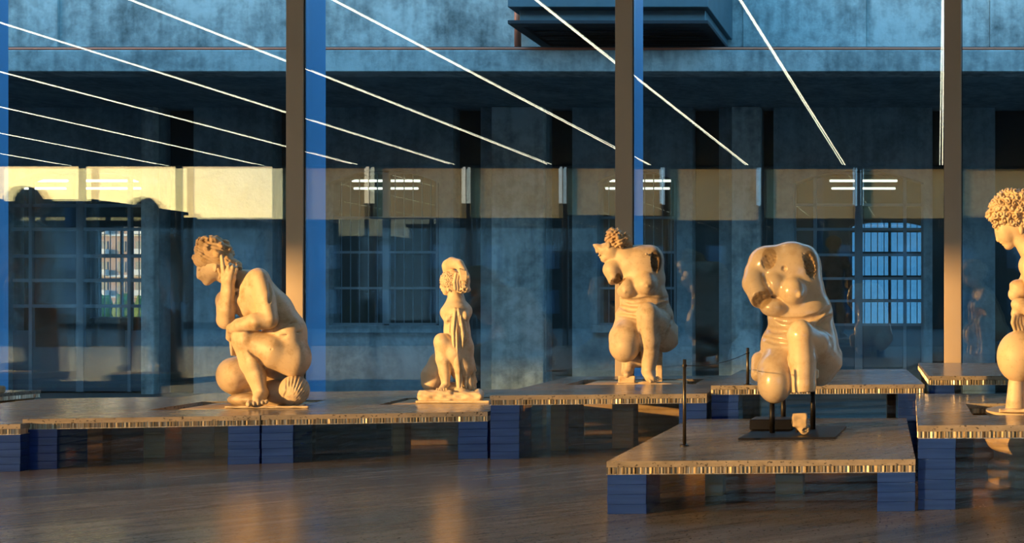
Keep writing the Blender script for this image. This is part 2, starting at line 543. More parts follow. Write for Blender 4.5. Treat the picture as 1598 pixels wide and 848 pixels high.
# dark recesses between the piers
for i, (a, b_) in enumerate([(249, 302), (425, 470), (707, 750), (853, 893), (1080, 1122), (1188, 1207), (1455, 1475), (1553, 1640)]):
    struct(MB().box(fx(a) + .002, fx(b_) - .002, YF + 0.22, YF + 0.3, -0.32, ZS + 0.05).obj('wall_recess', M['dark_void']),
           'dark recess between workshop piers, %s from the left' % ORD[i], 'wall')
# inside the workshop
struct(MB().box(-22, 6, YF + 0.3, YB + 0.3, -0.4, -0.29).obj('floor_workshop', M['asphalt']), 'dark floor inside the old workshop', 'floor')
for nm, x in (('wall_workshop_left', -22.3), ('wall_workshop_right', 6.0)):  # unseen end walls added to stop sky light leaking in sideways
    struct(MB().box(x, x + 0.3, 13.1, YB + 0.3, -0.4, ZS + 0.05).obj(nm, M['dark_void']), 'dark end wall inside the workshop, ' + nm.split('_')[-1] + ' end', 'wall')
bx, bz = (lambda u: PX(u, YB)), (lambda v: PZ(v, YB))
m = MB()
wins = [(140, 240, 352, 497), (1326, 1444, 344, 512)]
edges = [-22]
for (a, b_, vt, vb) in wins:
    m.box(edges[-1], bx(a), YB, YB + 0.3, -0.32, ZS + 0.06)
    m.box(bx(a), bx(b_), YB, YB + 0.3, -0.32, bz(vb))
    arc = arch_pts(bx(a), bx(b_), bz(vt + 9), bz(vt))
    for i in range(len(arc) - 1):
        (xa, za), (xb, zb) = arc[i], arc[i + 1]
        m.prism([(xa, za), (xb, zb), (xb, ZS + .06), (xa, ZS + .06)], YB, YB + 0.3)
    edges.append(bx(b_))
m.box(edges[-1], 6, YB, YB + 0.3, -0.32, ZS + 0.06)
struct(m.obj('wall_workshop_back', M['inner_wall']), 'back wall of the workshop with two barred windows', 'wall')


def glazing(name, label, cat, xs, zs, y, steel, vw=0.035, hw=0.035, bars=(), panel_z=None, thick=None, glass='pane_glass'):
    """frame of muntins, a pane in every cell, upright bars in front"""
    global nwin
    e = empty(name, ((xs[0] + xs[-1]) / 2, y, zs[-1] if panel_z is None else panel_z[0]))
    ox, oz = e.location.x, e.location.z
    thick = thick or {}
    hv = [(thick.get(i, vw)) / 2 for i in range(len(xs))]
    for i, x in enumerate(xs):
        MB().box(x - hv[i] - ox, x + hv[i] - ox, -0.02, 0.03, (zs[-1] if panel_z is None else panel_z[0]) - oz, zs[0] - oz).obj('muntin', steel, e)
    for i in range(len(xs) - 1):
        a, b_ = xs[i] + hv[i] - ox, xs[i + 1] - hv[i + 1] - ox
        for j, z in enumerate(zs):
            MB().box(a, b_, -0.015, 0.025, z - hw / 2 - oz, z + hw / 2 - oz).obj('crossbar', steel, e)
            if j + 1 < len(zs):
                MB().box(a, b_, 0.004, 0.010, zs[j + 1] + hw / 2 - oz, z - hw / 2 - oz).obj('pane', M[glass], e)
        if panel_z is not None:
            MB().box(a, b_, -0.012, 0.02, panel_z[0] - oz, panel_z[1] - oz, 0.008).obj('panel', M['door_paint'], e)
    for x in bars:
        MB().tube([(x - ox, 0.07, zs[-1] - oz), (x - ox, 0.07, zs[0] - oz)], 0.009, 6).obj('bar', steel, e)
    return struct(e, label, cat)


yg = YF + 0.12
qx, qz = (lambda u: PX(u, yg)), (lambda v: PZ(v, yg))
gl1 = glazing('door_1', 'tall arched steel door with small panes and solid lower panels at the left', 'door', [qx(u) for u in (11, 49, 126, 203, 228)],
              [qz(v) for v in (268, 321, 358, 400, 438, 478)], yg, M['window_steel'], vw=0.05, hw=0.05, panel_z=(-.28, qz(516)), thick={2: 0.11})
for a, b_ in ((58, 118), (136, 196)):
    MB().box(qx(a) - gl1.location.x, qx(b_) - gl1.location.x, -0.03, -0.014, qz(513), qz(481)).obj('kick_board', M['rust_board'], gl1)
nwin += 1
glazing('window_%d' % nwin, 'dark barred window behind the small veiled statue', 'window', [qx(u) for u in (515, 603, 683)],
        [qz(v) for v in (270, 340, 394, 450, 506)], yg, M['window_steel'], bars=[qx(515 + 14 * i) for i in range(1, 12)], thick={1: 0.10})
nwin += 1
glazing('window_%d' % nwin, 'dark barred window behind the broken nosed statue', 'window', [qx(u) for u in (934, 994, 1054)],
        [qz(v) for v in (270, 340, 394, 450, 506)], yg, M['window_steel'], bars=[qx(934 + 14 * i) for i in range(1, 9)], thick={1: 0.10})
glazing('door_2', 'tall arched glazed gate with steel crossbars right of the polished torso', 'door', [qx(u) for u in (1240, 1272, 1340, 1412, 1440)],
        [qz(v) for v in (270, 320, 358, 398, 435, 470, 507)], yg, M['window_steel'], vw=0.05, hw=0.04, panel_z=(-.28, qz(507)), thick={2: 0.12})
nwin += 1
yb = YB + 0.1
rx, rz = (lambda u: PX(u, yb)), (lambda v: PZ(v, yb))
glazing('window_%d' % nwin, 'bright barred back window with a block of flats behind it', 'window', [rx(u) for u in (141, 190, 239)],
        [rz(v) for v in (353, 398, 436, 496)], yb, M['window_steel'], bars=[rx(141 + 9 * i) for i in range(1, 11)])
nwin += 1
glazing('window_%d' % nwin, 'blue lit arched back window with upright bars', 'window', [rx(u) for u in (1328, 1342, 1388, 1413, 1442)],
        [rz(v) for v in (346, 361, 395, 432, 469, 510)], yb, M['hood_dark'], vw=0.05, hw=0.05, bars=[rx(1328 + 10.3 * i) for i in range(1, 11)], glass='dimming_pane')
# rows of fluorescent tubes inside the workshop
tube_me = MB().tube([(-0.56, 0, 0), (0.56, 0, 0)], 0.019, 8).mesh('tube', M['fluorescent'])
hang_me = MB().box(-.006, .006, -.006, .006, .07, ZS + .06 - 3.12).mesh('hanger', M['hood_dark'])
hold_me = MB().box(-0.6, 0.6, -0.04, 0.04, 0.022, 0.07).mesh('housing', M['hood_dark'])
for r, y in enumerate((17.0, 18.0)):
    n = 0
    for u0, u1 in ((-10, 240), (505, 700), (925, 1065), (1250, 1445)):
        a, b_ = PX(u0, y), PX(u1, y)
        cnt = max(1, int((b_ - a) / 1.24))
        for i in range(cnt):
            n += 1
            e = empty('fluorescent_lamp', (a + (b_ - a) * (i + 0.5) / cnt, y, 3.12))
            link('tube', tube_me, e)
            link('housing', hold_me, e)
            for hx in (-.5, .5):
                link('hanger', hang_me, e, (hx, 0, 0))
            tag(e, 'fluorescent tube inside the workshop, %s row, %s from the left' % (('upper', 'lower')[r], ORD[n - 1]), 'lamp', 'fluorescent tubes in the workshop')

# steel hood on the upper wall
hf = 12.6
h = empty('ventilation_hood', px(950, 68, 13.8))
ho = h.location
xa, xb = PX(792, hf), PX(1105, hf)


def hb(x0, x1, y0, y1, z0, z1, nm, mt, bev=0.006):
    return MB().box(x0 - ho.x, x1 - ho.x, y0 - ho.y, y1 - ho.y, z0 - ho.z, z1 - ho.z, bev).obj(nm, M[mt], h)


hb(xa, xb, hf, 14.09, PZ(11, hf), PZ(11, hf) + 1.0, 'casing', 'hood_steel')
hb(xa + .10, xb - .06, hf + .12, 14.08, PZ(31, hf + .0), PZ(11, hf) - .002, 'neck', 'hood_steel')
zb = PZ(31, hf)
for (x0, x1, y0, y1) in ((xa, xb, hf, hf + .14), (xa, xb, 13.90, 14.08), (xa, xa + .14, hf + .14, 13.90), (xb - .14, xb, hf + .14, 13.90)):
    hb(x0, x1, y0, y1, zb - .05, zb - .002, 'flange', 'hood_dark')
for i in range(5):
    y0 = hf + .22 + i * .22
    hb(xa + .15, xb - .15, y0, y0 + .12, zb - .03, zb - .012, 'louvre', 'hood_dark', 0.003)
tag(h, 'dark steel ventilation hood jutting from the plaster wall', 'hood')
tag(MB().tube([(PX(808, 13.95), 13.95, PZ(66, 13.4) - .05), (PX(808, 13.95), 13.95, PZ(20, 13.4) + .6)], 0.045, 12).obj('downpipe', M['copper'], smooth=True),
    'short copper downpipe beside the steel hood', 'pipe')

# ------------------------------------------------------------------ far things
YA = 150.0
ap = empty('apartment_block', (PX(190, YA), YA, 0))
AX0, AX1 = PX(120, YA), PX(262, YA)
MB().box(AX0 - ap.location.x, AX1 - ap.location.x, 0, 10, -.3, 24).obj('wall', M['far_brick'], ap)
for s in range(7):
    z = 1.6 + s * 3.0
    MB().box(AX0 - ap.location.x, AX1 - ap.location.x, -.25, 0, z - .75, z - .45).obj('floor_band', M['far_pale'], ap)
    for i in range(5):
        x = AX0 + 1.4 + i * 2.6 - ap.location.x
        MB().box(x - .55, x + .55, -.12, 0, z, z + 1.5).obj('window', M['far_window'], ap)
        if i % 2:
            MB().box(x - .9, x + .9, -.9, -.26, z - .5, z + .35).obj('balcony', M['far_pale'], ap)
tag(ap, 'pale brick block of flats seen through the bright back window', 'building')
rr = random.Random(5)
for i, u in enumerate((162, 194, 226)):
    hm = bmesh.new()
    bmesh.ops.create_icosphere(hm, subdivisions=3, radius=1.0)
    for q in hm.verts:
        q.co *= 1 + 0.16 * math.sin(7 * q.co.x + i) * math.sin(6 * q.co.y) + rr.uniform(-.09, .09)
        q.co = Vector((q.co.x * .85, q.co.y * .8, q.co.z * 1.7 + 1.65))
    me = bpy.data.meshes.new('shrub')
    hm.to_mesh(me)
    hm.free()
    me.materials.append(M['leaf'])
    tag(link('shrub', me, None, (PX(u, 95), 95, -0.30)), ['green shrub seen leftmost through the bright back window', 'middle green shrub seen through the bright back window', 'green shrub seen rightmost through the bright back window'][i], 'shrub', 'shrubs before the flats')
for i, (x0, x1, y0, hgt) in enumerate([(-112, -60.5, -57, 9.0), (-60, -46, -55, 7.5), (-45, -14, -56, 8.6), (-13, 12, -55, 8.4)]):
    b = empty('street_building', ((x0 + x1) / 2, y0, 0))
    cx = b.location.x
    MB().box(x0 - cx, x1 - cx, -9, 0, -0.05, hgt).obj('wall', M['far_building'], b)
    MB().box(x0 - cx - .2, x1 - cx + .2, -9.2, .2, hgt, hgt + .25).obj('cornice', M['far_building'], b)
    n = int((x1 - x0) / 3.6)
    for j in range(n):
        for z in (1.0, 4.2):
            xx = x0 - cx + (j + .5) * (x1 - x0) / n
            MB().box(xx - .6, xx + .6, 0.0, .06, z, z + 1.7).obj('window', M['far_window'], b)
    tag(b, 'dark low street building mirrored in the glass, %s from the left' % ORD[i], 'building', 'buildings across the street')

# ------------------------------------------------------------------ platforms: stone slab on honeycomb panel on stacked acrylic
T_ST, T_HC, LAY = 0.027, 0.031, 0.0435
PLAT = {}


def on_top(u, v, p):
    """the point of a platform top (height p) that the photograph shows at pixel (u, v)"""
    Y = (HC - p) * F / (v - CY)
    return Vector(((u - CX) * Y / F, Y, p))


def ring(mb, w, d, z0, z1, hole):
    if hole is None:
        return mb.box(0, w, 0, d, z0, z1, 0.0015)
    x0, x1, y0, y1 = hole
    xs, ys = (0, x0, x1, w), (0, y0, y1, d)
    idx = lambda i, j, k: (k * 4 + j) * 4 + i
    vs = [(xs[i], ys[j], (z0, z1)[k]) for k in range(2) for j in range(4) for i in range(4)]
    fs = []
    for i in range(3):
        for j in range(3):
            if (i, j) == (1, 1):
                continue
            fs.append((idx(i, j, 1), idx(i + 1, j, 1), idx(i + 1, j + 1, 1), idx(i, j + 1, 1)))
            fs.append((idx(i, j, 0), idx(i, j + 1, 0), idx(i + 1, j + 1, 0), idx(i + 1, j, 0)))
    for i in range(3):
        fs += [(idx(i, 0, 0), idx(i + 1, 0, 0), idx(i + 1, 0, 1), idx(i, 0, 1)), (idx(i + 1, 3, 0), idx(i, 3, 0), idx(i, 3, 1), idx(i + 1, 3, 1))]
        fs += [(idx(0, i + 1, 0), idx(0, i, 0), idx(0, i, 1), idx(0, i + 1, 1)), (idx(3, i, 0), idx(3, i + 1, 0), idx(3, i + 1, 1), idx(3, i, 1))]
    a = [(1, 1), (2, 1), (2, 2), (1, 2)]
    for q in range(4):
        (i, j), (k, l) = a[q], a[(q + 1) % 4]
        fs.append((idx(k, l, 0), idx(i, j, 0), idx(i, j, 1), idx(k, l, 1)))
    return mb.add(vs, fs)


def corrugated(mb, a, b, z0, z1, nrm, rng):
    """open cells of the honeycomb along one edge"""
    a, b = Vector(a), Vector(b)
    L = (b - a).length
    n = max(4, int(L / 0.0085))
    vs, fs = [], []
    for i in range(n + 1):
        t = min(1, max(0, (i + (rng.uniform(-.3, .3) if 0 < i < n else 0)) / n))
        o = (rng.uniform(0.0, 0.0045) if i % 2 else rng.uniform(-0.0105, -0.006))
        p = a + (b - a) * t + Vector(nrm) * o
        vs += [(p.x, p.y, z0), (p.x, p.y, z1)]
        if i:
            k = 2 * i
            fs.append((k - 2, k, k + 1, k - 1))
    mb.add(vs, fs)


def platform(key, A, B, p, depth, label, layers, holes=None, pier_w=0.165, sheets=True, blocks=0, seed=1, board=True):
    rng = random.Random(seed)
    A, B = Vector((A.x, A.y, 0)), Vector((B.x, B.y, 0))
    e = (B - A).normalized()
    w, rot = (B - A).length, math.atan2(e.y, e.x)
    root = empty('display_platform', A, rot)
    nrm = Vector((-e.y, e.x, 0))
    loc = lambda P: ((Vector((P.x, P.y, 0)) - A).dot(e), (Vector((P.x, P.y, 0)) - A).dot(nrm))
    hole = None
    if holes is not None:
        c, hw, hd = holes
        lx, ly = loc(c)
        hole = (max(.07, lx - hw), min(w - .07, lx + hw), max(.07, ly - hd), min(depth - .07, ly + hd))
    zs = p - T_ST
    zh = zs - T_HC
    ring(MB(), w, depth, zs, p, hole).obj('stone_top', M['slab_stone'], root)
    ins = 0.012
    h2 = None if hole is None else (hole[0] + ins - ins, hole[1] - ins, hole[2] - ins, hole[3] - ins)
    if hole is None:
        core = MB().box(ins, w - ins, ins, depth - ins, zh + .002, zs - .001)
    else:
        core = MB()
        core.box(ins, w - ins, ins, hole[2] - ins, zh + .002, zs - .001)
        core.box(ins, w - ins, hole[3] + ins, depth - ins, zh + .002, zs - .001)
        core.box(ins, hole[0] - ins, hole[2] - ins, hole[3] + ins, zh + .002, zs - .001)
        core.box(hole[1] + ins, w - ins, hole[2] - ins, hole[3] + ins, zh + .002, zs - .001)
    core.obj('panel_core', M['honeycomb_core'], root)
    hc = MB()
    q = 0.003
    for a, b, n in (((q, q, 0), (w - q, q, 0), (0, -1, 0)), ((q, depth - q, 0), (q, q, 0), (-1, 0, 0)), ((w - q, q, 0), (w - q, depth - q, 0), (1, 0, 0)), ((w - q, depth - q, 0), (q, depth - q, 0), (0, 1, 0))):
        corrugated(hc, a, b, zh + .003, zs - .0005, n, rng)
    if hole is not None:
        x0, x1, y0, y1 = hole
        corrugated(hc, (x0, y1, 0), (x1, y1, 0), zh + .003, zs - .0005, (0, -1, 0), rng)
        corrugated(hc, (x0, y0, 0), (x0, y1, 0), zh + .003, zs - .0005, (1, 0, 0), rng)
        corrugated(hc, (x1, y0, 0), (x1, y1, 0), zh + .003, zs - .0005, (-1, 0, 0), rng)
    tag(hc.obj('honeycomb_edge', M['honeycomb_metal'], root), kind='stuff')
    fs = MB()
    for a, b, c, d in ((0, w, 0, .014), (0, w, depth - .014, depth), (0, .014, .014, depth - .014), (w - .014, w, .014, depth - .014)):
        fs.box(a, b, c, d, zh, zh + .003)
    fs.obj('face_sheet', M['honeycomb_metal'], root)
    lay = zh / layers
    pd = 0.27
    blk = MB().box(0, pier_w, 0, pd, 0.0, lay - 0.0006, 0.0012).mesh('blue_reflection_block', M['blue_reflection_acrylic'])  # end blocks carry the clear stack's blue reflection as colour
    sw = w - 2 * pier_w - 0.006
    sf = MB().box(0, sw, 0, 0.24, 0.004, lay - 0.004).mesh('acrylic_sheet', M['clear_acrylic'])
    ss = MB().box(0, 0.12, 0, depth - 2 * pd - 0.006, 0.004, lay - 0.004).mesh('acrylic_sheet', M['clear_acrylic'])
    for i in range(layers):
        z = i * lay
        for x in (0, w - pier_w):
            link('blue_reflection_block', blk, root, (x + rng.uniform(-.0015, .0015) + (.002 if x == 0 else -.002), .002, z))
        if sheets:
            link('acrylic_sheet', sf, root, (pier_w + .003, 0.012 + rng.uniform(0, .006), z))
            link('acrylic_sheet', ss, root, (0.004, pd + .003, z))
            link('acrylic_sheet', ss, root, (w - .124, pd + .003, z))
    for x in (0.02, w - .16):
        MB().box(x, x + .14, depth - .20, depth - .03, 0.0, zh - .001, .003).obj('support_block', M['support_wood'], root)
    if board:
        MB().box(0.17, w - .17, depth - .06, depth - .035, 0.0, zh - .001, .002).obj('blocking_board', M['blocking_board'], root)  # added board, blocks the blue outside view under the slab
    for i in range(blocks):
        bw, bdp, bh = rng.uniform(.07, .14), rng.uniform(.08, .2), zh * rng.uniform(.85, .99)
        x = pier_w + .05 + (sw - .2) * (i + rng.uniform(.1, .8)) / blocks
        y = rng.choice((rng.uniform(.36, .48), depth - .55))
        MB().box(x, x + bw, y, y + bdp, 0.0, bh, .003).obj('support_block', M['support_wood'], root)
    tag(root, label, 'platform', 'stone platforms on acrylic stacks')
    PLAT[key] = (A, e, nrm, p, w, depth)
    return root


def stand_at(u, v, p, back=0.0):
    q = on_top(u, v, p)
    return Vector((q.x * (q.y + back) / q.y, q.y + back, p))


S1 = Vector((PX(415, 6.66), 6.66, .28))
S2 = Vector((PX(702, 6.98), 6.98, .28))
S3 = Vector((PX(995, 7.42), 7.42, .38))
S5 = Vector((PX(1632, 5.32), 5.32, .37))
platform('A', on_top(35, 654.7, .28), on_top(405.5, 648.8, .28), .28, 2.03, 'stone topped platform under the crouching statue with a shell', 5, (S1, .52, .33), blocks=3, seed=2)
platform('B', on_top(407.5, 648.7, .28), on_top(761, 643, .28), .28, 2.03, 'stone topped platform under the small draped statue', 5, (S2, .36, .28), blocks=3, seed=3)
platform('C', on_top(764.5, 617.8, .38), on_top(1103, 614.8, .38), .38, 2.0, 'stone topped platform under the statue with the broken face', 7, (S3, .44, .30), blocks=4, seed=4)
platform('D', on_top(1109.5, 602, .425), on_top(1443, 600, .425), .425, 1.93, 'empty stone topped platform behind the polished torso', 8, None, blocks=0, seed=5, board=False)
platform('E', on_top(946.5, 720.5, .227), on_top(1429, 717, .227), .227, 1.84, 'low stone topped platform in front, carrying the polished torso', 4, None, blocks=3, seed=6)
platform('F', on_top(1432, 664.5, .37), on_top(1908, 663.2, .37), .37, 1.88, 'stone topped platform at the right edge under the curly haired statue', 7, (S5, .40, .34), blocks=3, seed=7)
platform('G', on_top(1449, 587.4, .473), on_top(1780, 586.4, .473), .473, 1.92, 'empty stone topped platform at the foot of the right mullion', 9, None, seed=8, board=False)
platform('H', on_top(-337, 668.5, .26), on_top(32, 662.2, .26), .26, 2.03, 'low stone topped platform cut by the left edge of the picture', 5, None, blocks=2, seed=9)
platform('I', Vector((-9.75, 6.0, 0)), Vector((-7.0, 6.0, 0)), .28, 2.0, 'wide platform left of the picture under two standing statues', 5, None, blocks=2, seed=10)
platform('J', Vector((-2.7, -1.9, 0)), Vector((-1.0, -1.9, 0)), .40, 1.8, 'platform behind the viewer under a standing statue', 8, None, blocks=2, seed=11)


def plinth(c, hw, hd, z, label, key):
    e = PLAT[key][1]
    m = MB().box(-hw, hw, -hd, hd, 0, z, 0.006)
    tag(m.obj('plinth', M['marble_rough'], None, (c.x, c.y, 0), math.atan2(e.y, e.x)), label, 'plinth')


plinth(S1 + Vector((-.10, 0, 0)), .30, .24, .275, 'stone plinth sunk in the platform under the shell statue', 'A')
plinth(S2, .31, .20, .277, 'stone plinth sunk in the platform under the small draped statue', 'B')
plinth(S3, .33, .22, .377, 'stone plinth sunk in the platform under the broken faced statue', 'C')
prof = [(.0, 0), (.30, 0), (.30, .09), (.27, .11), (.27, .15), (.30, .18), (.315, .21), (.30, .24), (.26, .26), (.25, .30), (.29, .32), (.31, .345), (.31, .366), (.0, .366)]
tag(MB().lathe([q for q in prof if q[0] > 0], n=40).obj('plinth', M['marble_rough'], None, (S5.x, S5.y, 0), smooth=False), 'round moulded plinth under the curly haired statue', 'plinth')

# barrier posts with their cord
pz = {}
for key, (u, v, vt, p), lab in (('a', (1066.5, 697, 562, .227), 'slim metal barrier post on the low front platform'), ('b', (1166, 601.5, 543.5, .425), 'slim metal barrier post on the platform behind the torso')):
    b = on_top(u, v, p) + Vector((0, .02, 0))
    hgt = (v - vt) * b.y / F
    e = empty('barrier_post', b)
    MB().tube([(0, 0, 0), (0, 0, hgt)], .0085 if key == 'a' else .0095, 14).obj('pole', M['post_metal'], e, smooth=True)
    MB().tube([(0, 0, hgt - .035), (0, 0, hgt - .025)], .0115, 14).obj('collar', M['black_steel'], e)
    MB().lathe([(.022, 0.0), (.022, .005), (.012, .008)], n=20).obj('foot', M['black_steel'], e)
    tag(e, lab, 'post')
    pz[key] = b + Vector((0, 0, hgt - .03))
pts = []
for i in range(15):
    s = i / 14
    q = pz['a'].lerp(pz['b'], s)
    q.z -= 0.10 * s * (1 - s)
    pts.append(q)
tag(MB().tube(pts, .0022, 6).obj('rope', M['cord_black']), 'thin dark cord hung between the two barrier posts', 'cord')

# ------------------------------------------------------------------ sculpture: bodies modelled as blended volumes, then meshed


class Sculpt:
    """a distance field in the units of a drawing (x right, y down, d away), scaled by sc drawing units per photo pixel"""
    def __init__(self, ox, oy, sc, Y, lo, hi, res):
        self.ox, self.oy, self.sc, self.Y, self.res = ox, oy, sc, Y, res
        self.lo = np.array(lo, np.float32)
        self.n = np.ceil((np.array(hi) - np.array(lo)) / res).astype(int) + 1
        self.D = np.full(self.n, 1e3, np.float32)
        self.ax = [self.lo[i] + res * np.arange(self.n[i], dtype=np.float32) for i in range(3)]
        self.patches = []

    def _box(self, lo, hi):
        a = np.clip(np.floor((np.array(lo) - self.lo) / self.res).astype(int), 0, self.n)
        b = np.clip(np.ceil((np.array(hi) - self.lo) / self.res).astype(int) + 1, 0, self.n)
        if np.any(b <= a):
            return None
        sl = tuple(slice(i, j) for i, j in zip(a, b))
        X = self.ax[0][sl[0]][:, None, None]
        Yy = self.ax[1][sl[1]][None, :, None]
        Z = self.ax[2][sl[2]][None, None, :]
        return sl, X, Yy, Z

    def _join(self, sl, d, k):
        A = self.D[sl]
        if k <= 0:
            self.D[sl] = np.minimum(A, d)
        else:
            h = np.maximum(k - np.abs(A - d), 0) / k
            self.D[sl] = np.minimum(A, d) - h * h * k * 0.25

    def _carve(self, sl, d, k):
        A = self.D[sl]
        h = np.maximum(k - np.abs(A + d), 0) / max(k, 1e-6)
        self.D[sl] = np.maximum(A, -d) + h * h * k * 0.25

    def cone(self, a, b, ra, rb, k=10, sub=False):
        a, b = np.array(a, np.float32), np.array(b, np.float32)
        R = max(ra, rb) + k + 3 * self.res
        q = self._box(np.minimum(a, b) - R, np.maximum(a, b) + R)
        if q is None:
            return self
        sl, X, Y, Z = q
        ab = b - a
        L2 = float(ab @ ab) + 1e-6
        t = np.clip(((X - a[0]) * ab[0] + (Y - a[1]) * ab[1] + (Z - a[2]) * ab[2]) / L2, 0, 1)
        d = np.sqrt((X - a[0] - t * ab[0]) ** 2 + (Y - a[1] - t * ab[1]) ** 2 + (Z - a[2] - t * ab[2]) ** 2) - (ra + (rb - ra) * t)
        (self._carve if sub else self._join)(sl, d, k)
        return self

    def chain(self, pts, k=10):
        for p, q in zip(pts[:-1], pts[1:]):
            self.cone(p[:3], q[:3], p[3], q[3], k)
        return self

    def ball(self, c, r, k=10, sub=False):
        return self.ell(c, (r, r, r), k, sub=sub)

    def ell(self, c, r, k=10, rot=0.0, sub=False, rough=0.0, tilt=0.0):
        """rot turns in the picture plane (degrees, clockwise in the picture); tilt turns about the upright axis"""
        c, r = np.array(c, np.float32), np.array(r, np.float32)
        R = float(r.max()) + k + 3 * self.res + abs(rough)
        q = self._box(c - R, c + R)
        if q is None:
            return self
        sl, X, Y, Z = q
        x, y, z = X - c[0], Y - c[1], Z - c[2]
        if tilt:
            ca, sa = math.cos(math.radians(tilt)), math.sin(math.radians(tilt))
            x, z = x * ca + z * sa, -x * sa + z * ca
        if rot:
            ca, sa = math.cos(math.radians(rot)), math.sin(math.radians(rot))
            x, y = x * ca + y * sa, -x * sa + y * ca
        k0 = np.sqrt((x / r[0]) ** 2 + (y / r[1]) ** 2 + (z / r[2]) ** 2)
        k1 = np.sqrt((x / r[0] ** 2) ** 2 + (y / r[1] ** 2) ** 2 + (z / r[2] ** 2) ** 2) + 1e-6
        d = k0 * (k0 - 1) / k1
        if rough:
            d = d + rough * self.noise(X, Y, Z, 0.22) + rough * .6 * self.noise(X, Y, Z, 0.5)
        (self._carve if sub else self._join)(sl, d, k)
        return self

    def noise(self, X, Y, Z, f):
        s = np.sin(f * (X + .6 * Y) + 1.3) * np.sin(f * (Y - .5 * Z) + .4) + np.sin(f * 1.7 * (Z + .3 * X)) * np.sin(f * 1.9 * (Y - .2 * X) + 2.)
        return s.astype(np.float32) * .5

    def slab(self, c, h, k=4, rough=0.0, rnd=3.0):
        c, h = np.array(c, np.float32), np.array(h, np.float32)
        R = h + k + 3 * self.res + rough
        q = self._box(c - R, c + R)
        sl, X, Y, Z = q
        qx, qy, qz = np.abs(X - c[0]) - h[0] + rnd, np.abs(Y - c[1]) - h[1] + rnd, np.abs(Z - c[2]) - h[2] + rnd
        d = np.sqrt(np.maximum(qx, 0) ** 2 + np.maximum(qy, 0) ** 2 + np.maximum(qz, 0) ** 2) + np.minimum(np.maximum(qx, np.maximum(qy, qz)), 0) - rnd
        if rough:
            d = d + rough * self.noise(X, Y, Z, 0.09)
        self._join(sl, d, k)
        return self

    def plane(self, c, n, box_r, k=3, rough=0.0):
        """cut away everything on the side of n, within box_r of c"""
        c, n = np.array(c, np.float32), np.array(n, np.float32)
        n /= np.linalg.norm(n)
        q = self._box(c - box_r, c + box_r)
        sl, X, Y, Z = q
        d = (X - c[0]) * n[0] + (Y - c[1]) * n[1] + (Z - c[2]) * n[2]
        if rough:
            d = d + rough * self.noise(X, Y, Z, 0.2) + rough * .5 * self.noise(X, Y, Z, 0.45)
        r = np.sqrt((X - c[0]) ** 2 + (Y - c[1]) ** 2 + (Z - c[2]) ** 2)
        d = np.minimum(d, box_r * .95 - r)
        self._carve(sl, -d, k)
        return self

    def curls(self, c, r, keep, n, rad, seed, k=3, spread=1.0):
        rng = random.Random(seed)
        for i in range(n):
            z = 1 - 2 * (i + .5) / n
            a = i * 2.399963
            s = math.sqrt(1 - z * z)
            v = (s * math.cos(a), z, s * math.sin(a))
            if not keep(*v):
                continue
            p = [c[j] + r[j] * v[j] for j in range(3)]
            ang = rng.uniform(0, 6.28)
            rr = rad * rng.uniform(.75, 1.25)
            # a small hooked lock lying on the surface
            t1 = np.cross(v, (0.3, 1, 0.2))
            t1 /= np.linalg.norm(t1) + 1e-6
            t2 = np.cross(v, t1)
            prev = None
            for j in range(5):
                th = ang + j * .75
                o = (t1 * math.cos(th) + t2 * math.sin(th)) * rr * 1.0 * spread
                cur = [p[q] + o[q] + v[q] * rr * .15 for q in range(3)]
                if prev is not None:
                    self.cone(prev, cur, rr * (.62 - .06 * j), rr * (.62 - .06 * (j + 1)), k)
                prev = cur
        return self

    def surf(self, x, y):
        """depth of the front surface at (x, y)"""
        i, j = int(round((x - self.lo[0]) / self.res)), int(round((y - self.lo[1]) / self.res))
        i, j = min(max(i, 0), self.n[0] - 1), min(max(j, 0), self.n[1] - 1)
        z = np.nonzero(self.D[i, j] < 0)[0]
        return None if len(z) == 0 else float(self.ax[2][z[0]])

    def fold(self, pts, r, k=8, off=0.0, sub=True):
        """a crease (or, with sub=False, a ridge) that follows the front surface through the points"""
        dense = []
        for a, b in zip(pts[:-1], pts[1:]):
            n = max(2, int(math.hypot(b[0] - a[0], b[1] - a[1]) / 8))
            dense += [(a[0] + (b[0] - a[0]) * i / n, a[1] + (b[1] - a[1]) * i / n) for i in range(n)]
        dense.append(pts[-1][:2])
        P = [(x, y, self.surf(x, y)) for x, y in dense]
        N = len(P)
        for i in range(N - 1):
            a, b = P[i], P[i + 1]
            if a[2] is None or b[2] is None or abs(a[2] - b[2]) > 30:
                continue
            ra, rb = [r * (.35 + .65 * math.sin(math.pi * min(max(q / (N - 1), .05), .95))) for q in (i, i + 1)]
            self.cone((a[0], a[1], a[2] + off), (b[0], b[1], b[2] + off), ra, rb, k, sub=sub)
        return self

    def scar(self, x, y, rx, ry, rot=0, deep=9, rough=4):
        """a shallow broken patch on the front surface"""
        d = self.surf(x, y)
        if d is None:
            return self
        self.ell((x, y, d - deep * .6), (rx, ry, deep * 2.4), 3, rot=rot, rough=rough, sub=True)
        return self.patch((x, y, d + 8), (rx * .95, ry * .95, 34))

    def strands(self, amp, f, dx, warp, ph=0.0):
        """wavy grooves of combed hair"""
        X, Y, Z = self.ax[0][:, None, None], self.ax[1][None, :, None], self.ax[2][None, None, :]
        p = f * (Y + dx * X) + warp * np.sin(.055 * X + .04 * Z + ph) + .6 * warp * np.sin(.10 * Y - .05 * X + .03 * Z)
        q = np.sin(p) + .5 * np.sin(2.3 * p + .05 * X)
        self.D += (amp * .6 * q).astype(np.float32)
        return self

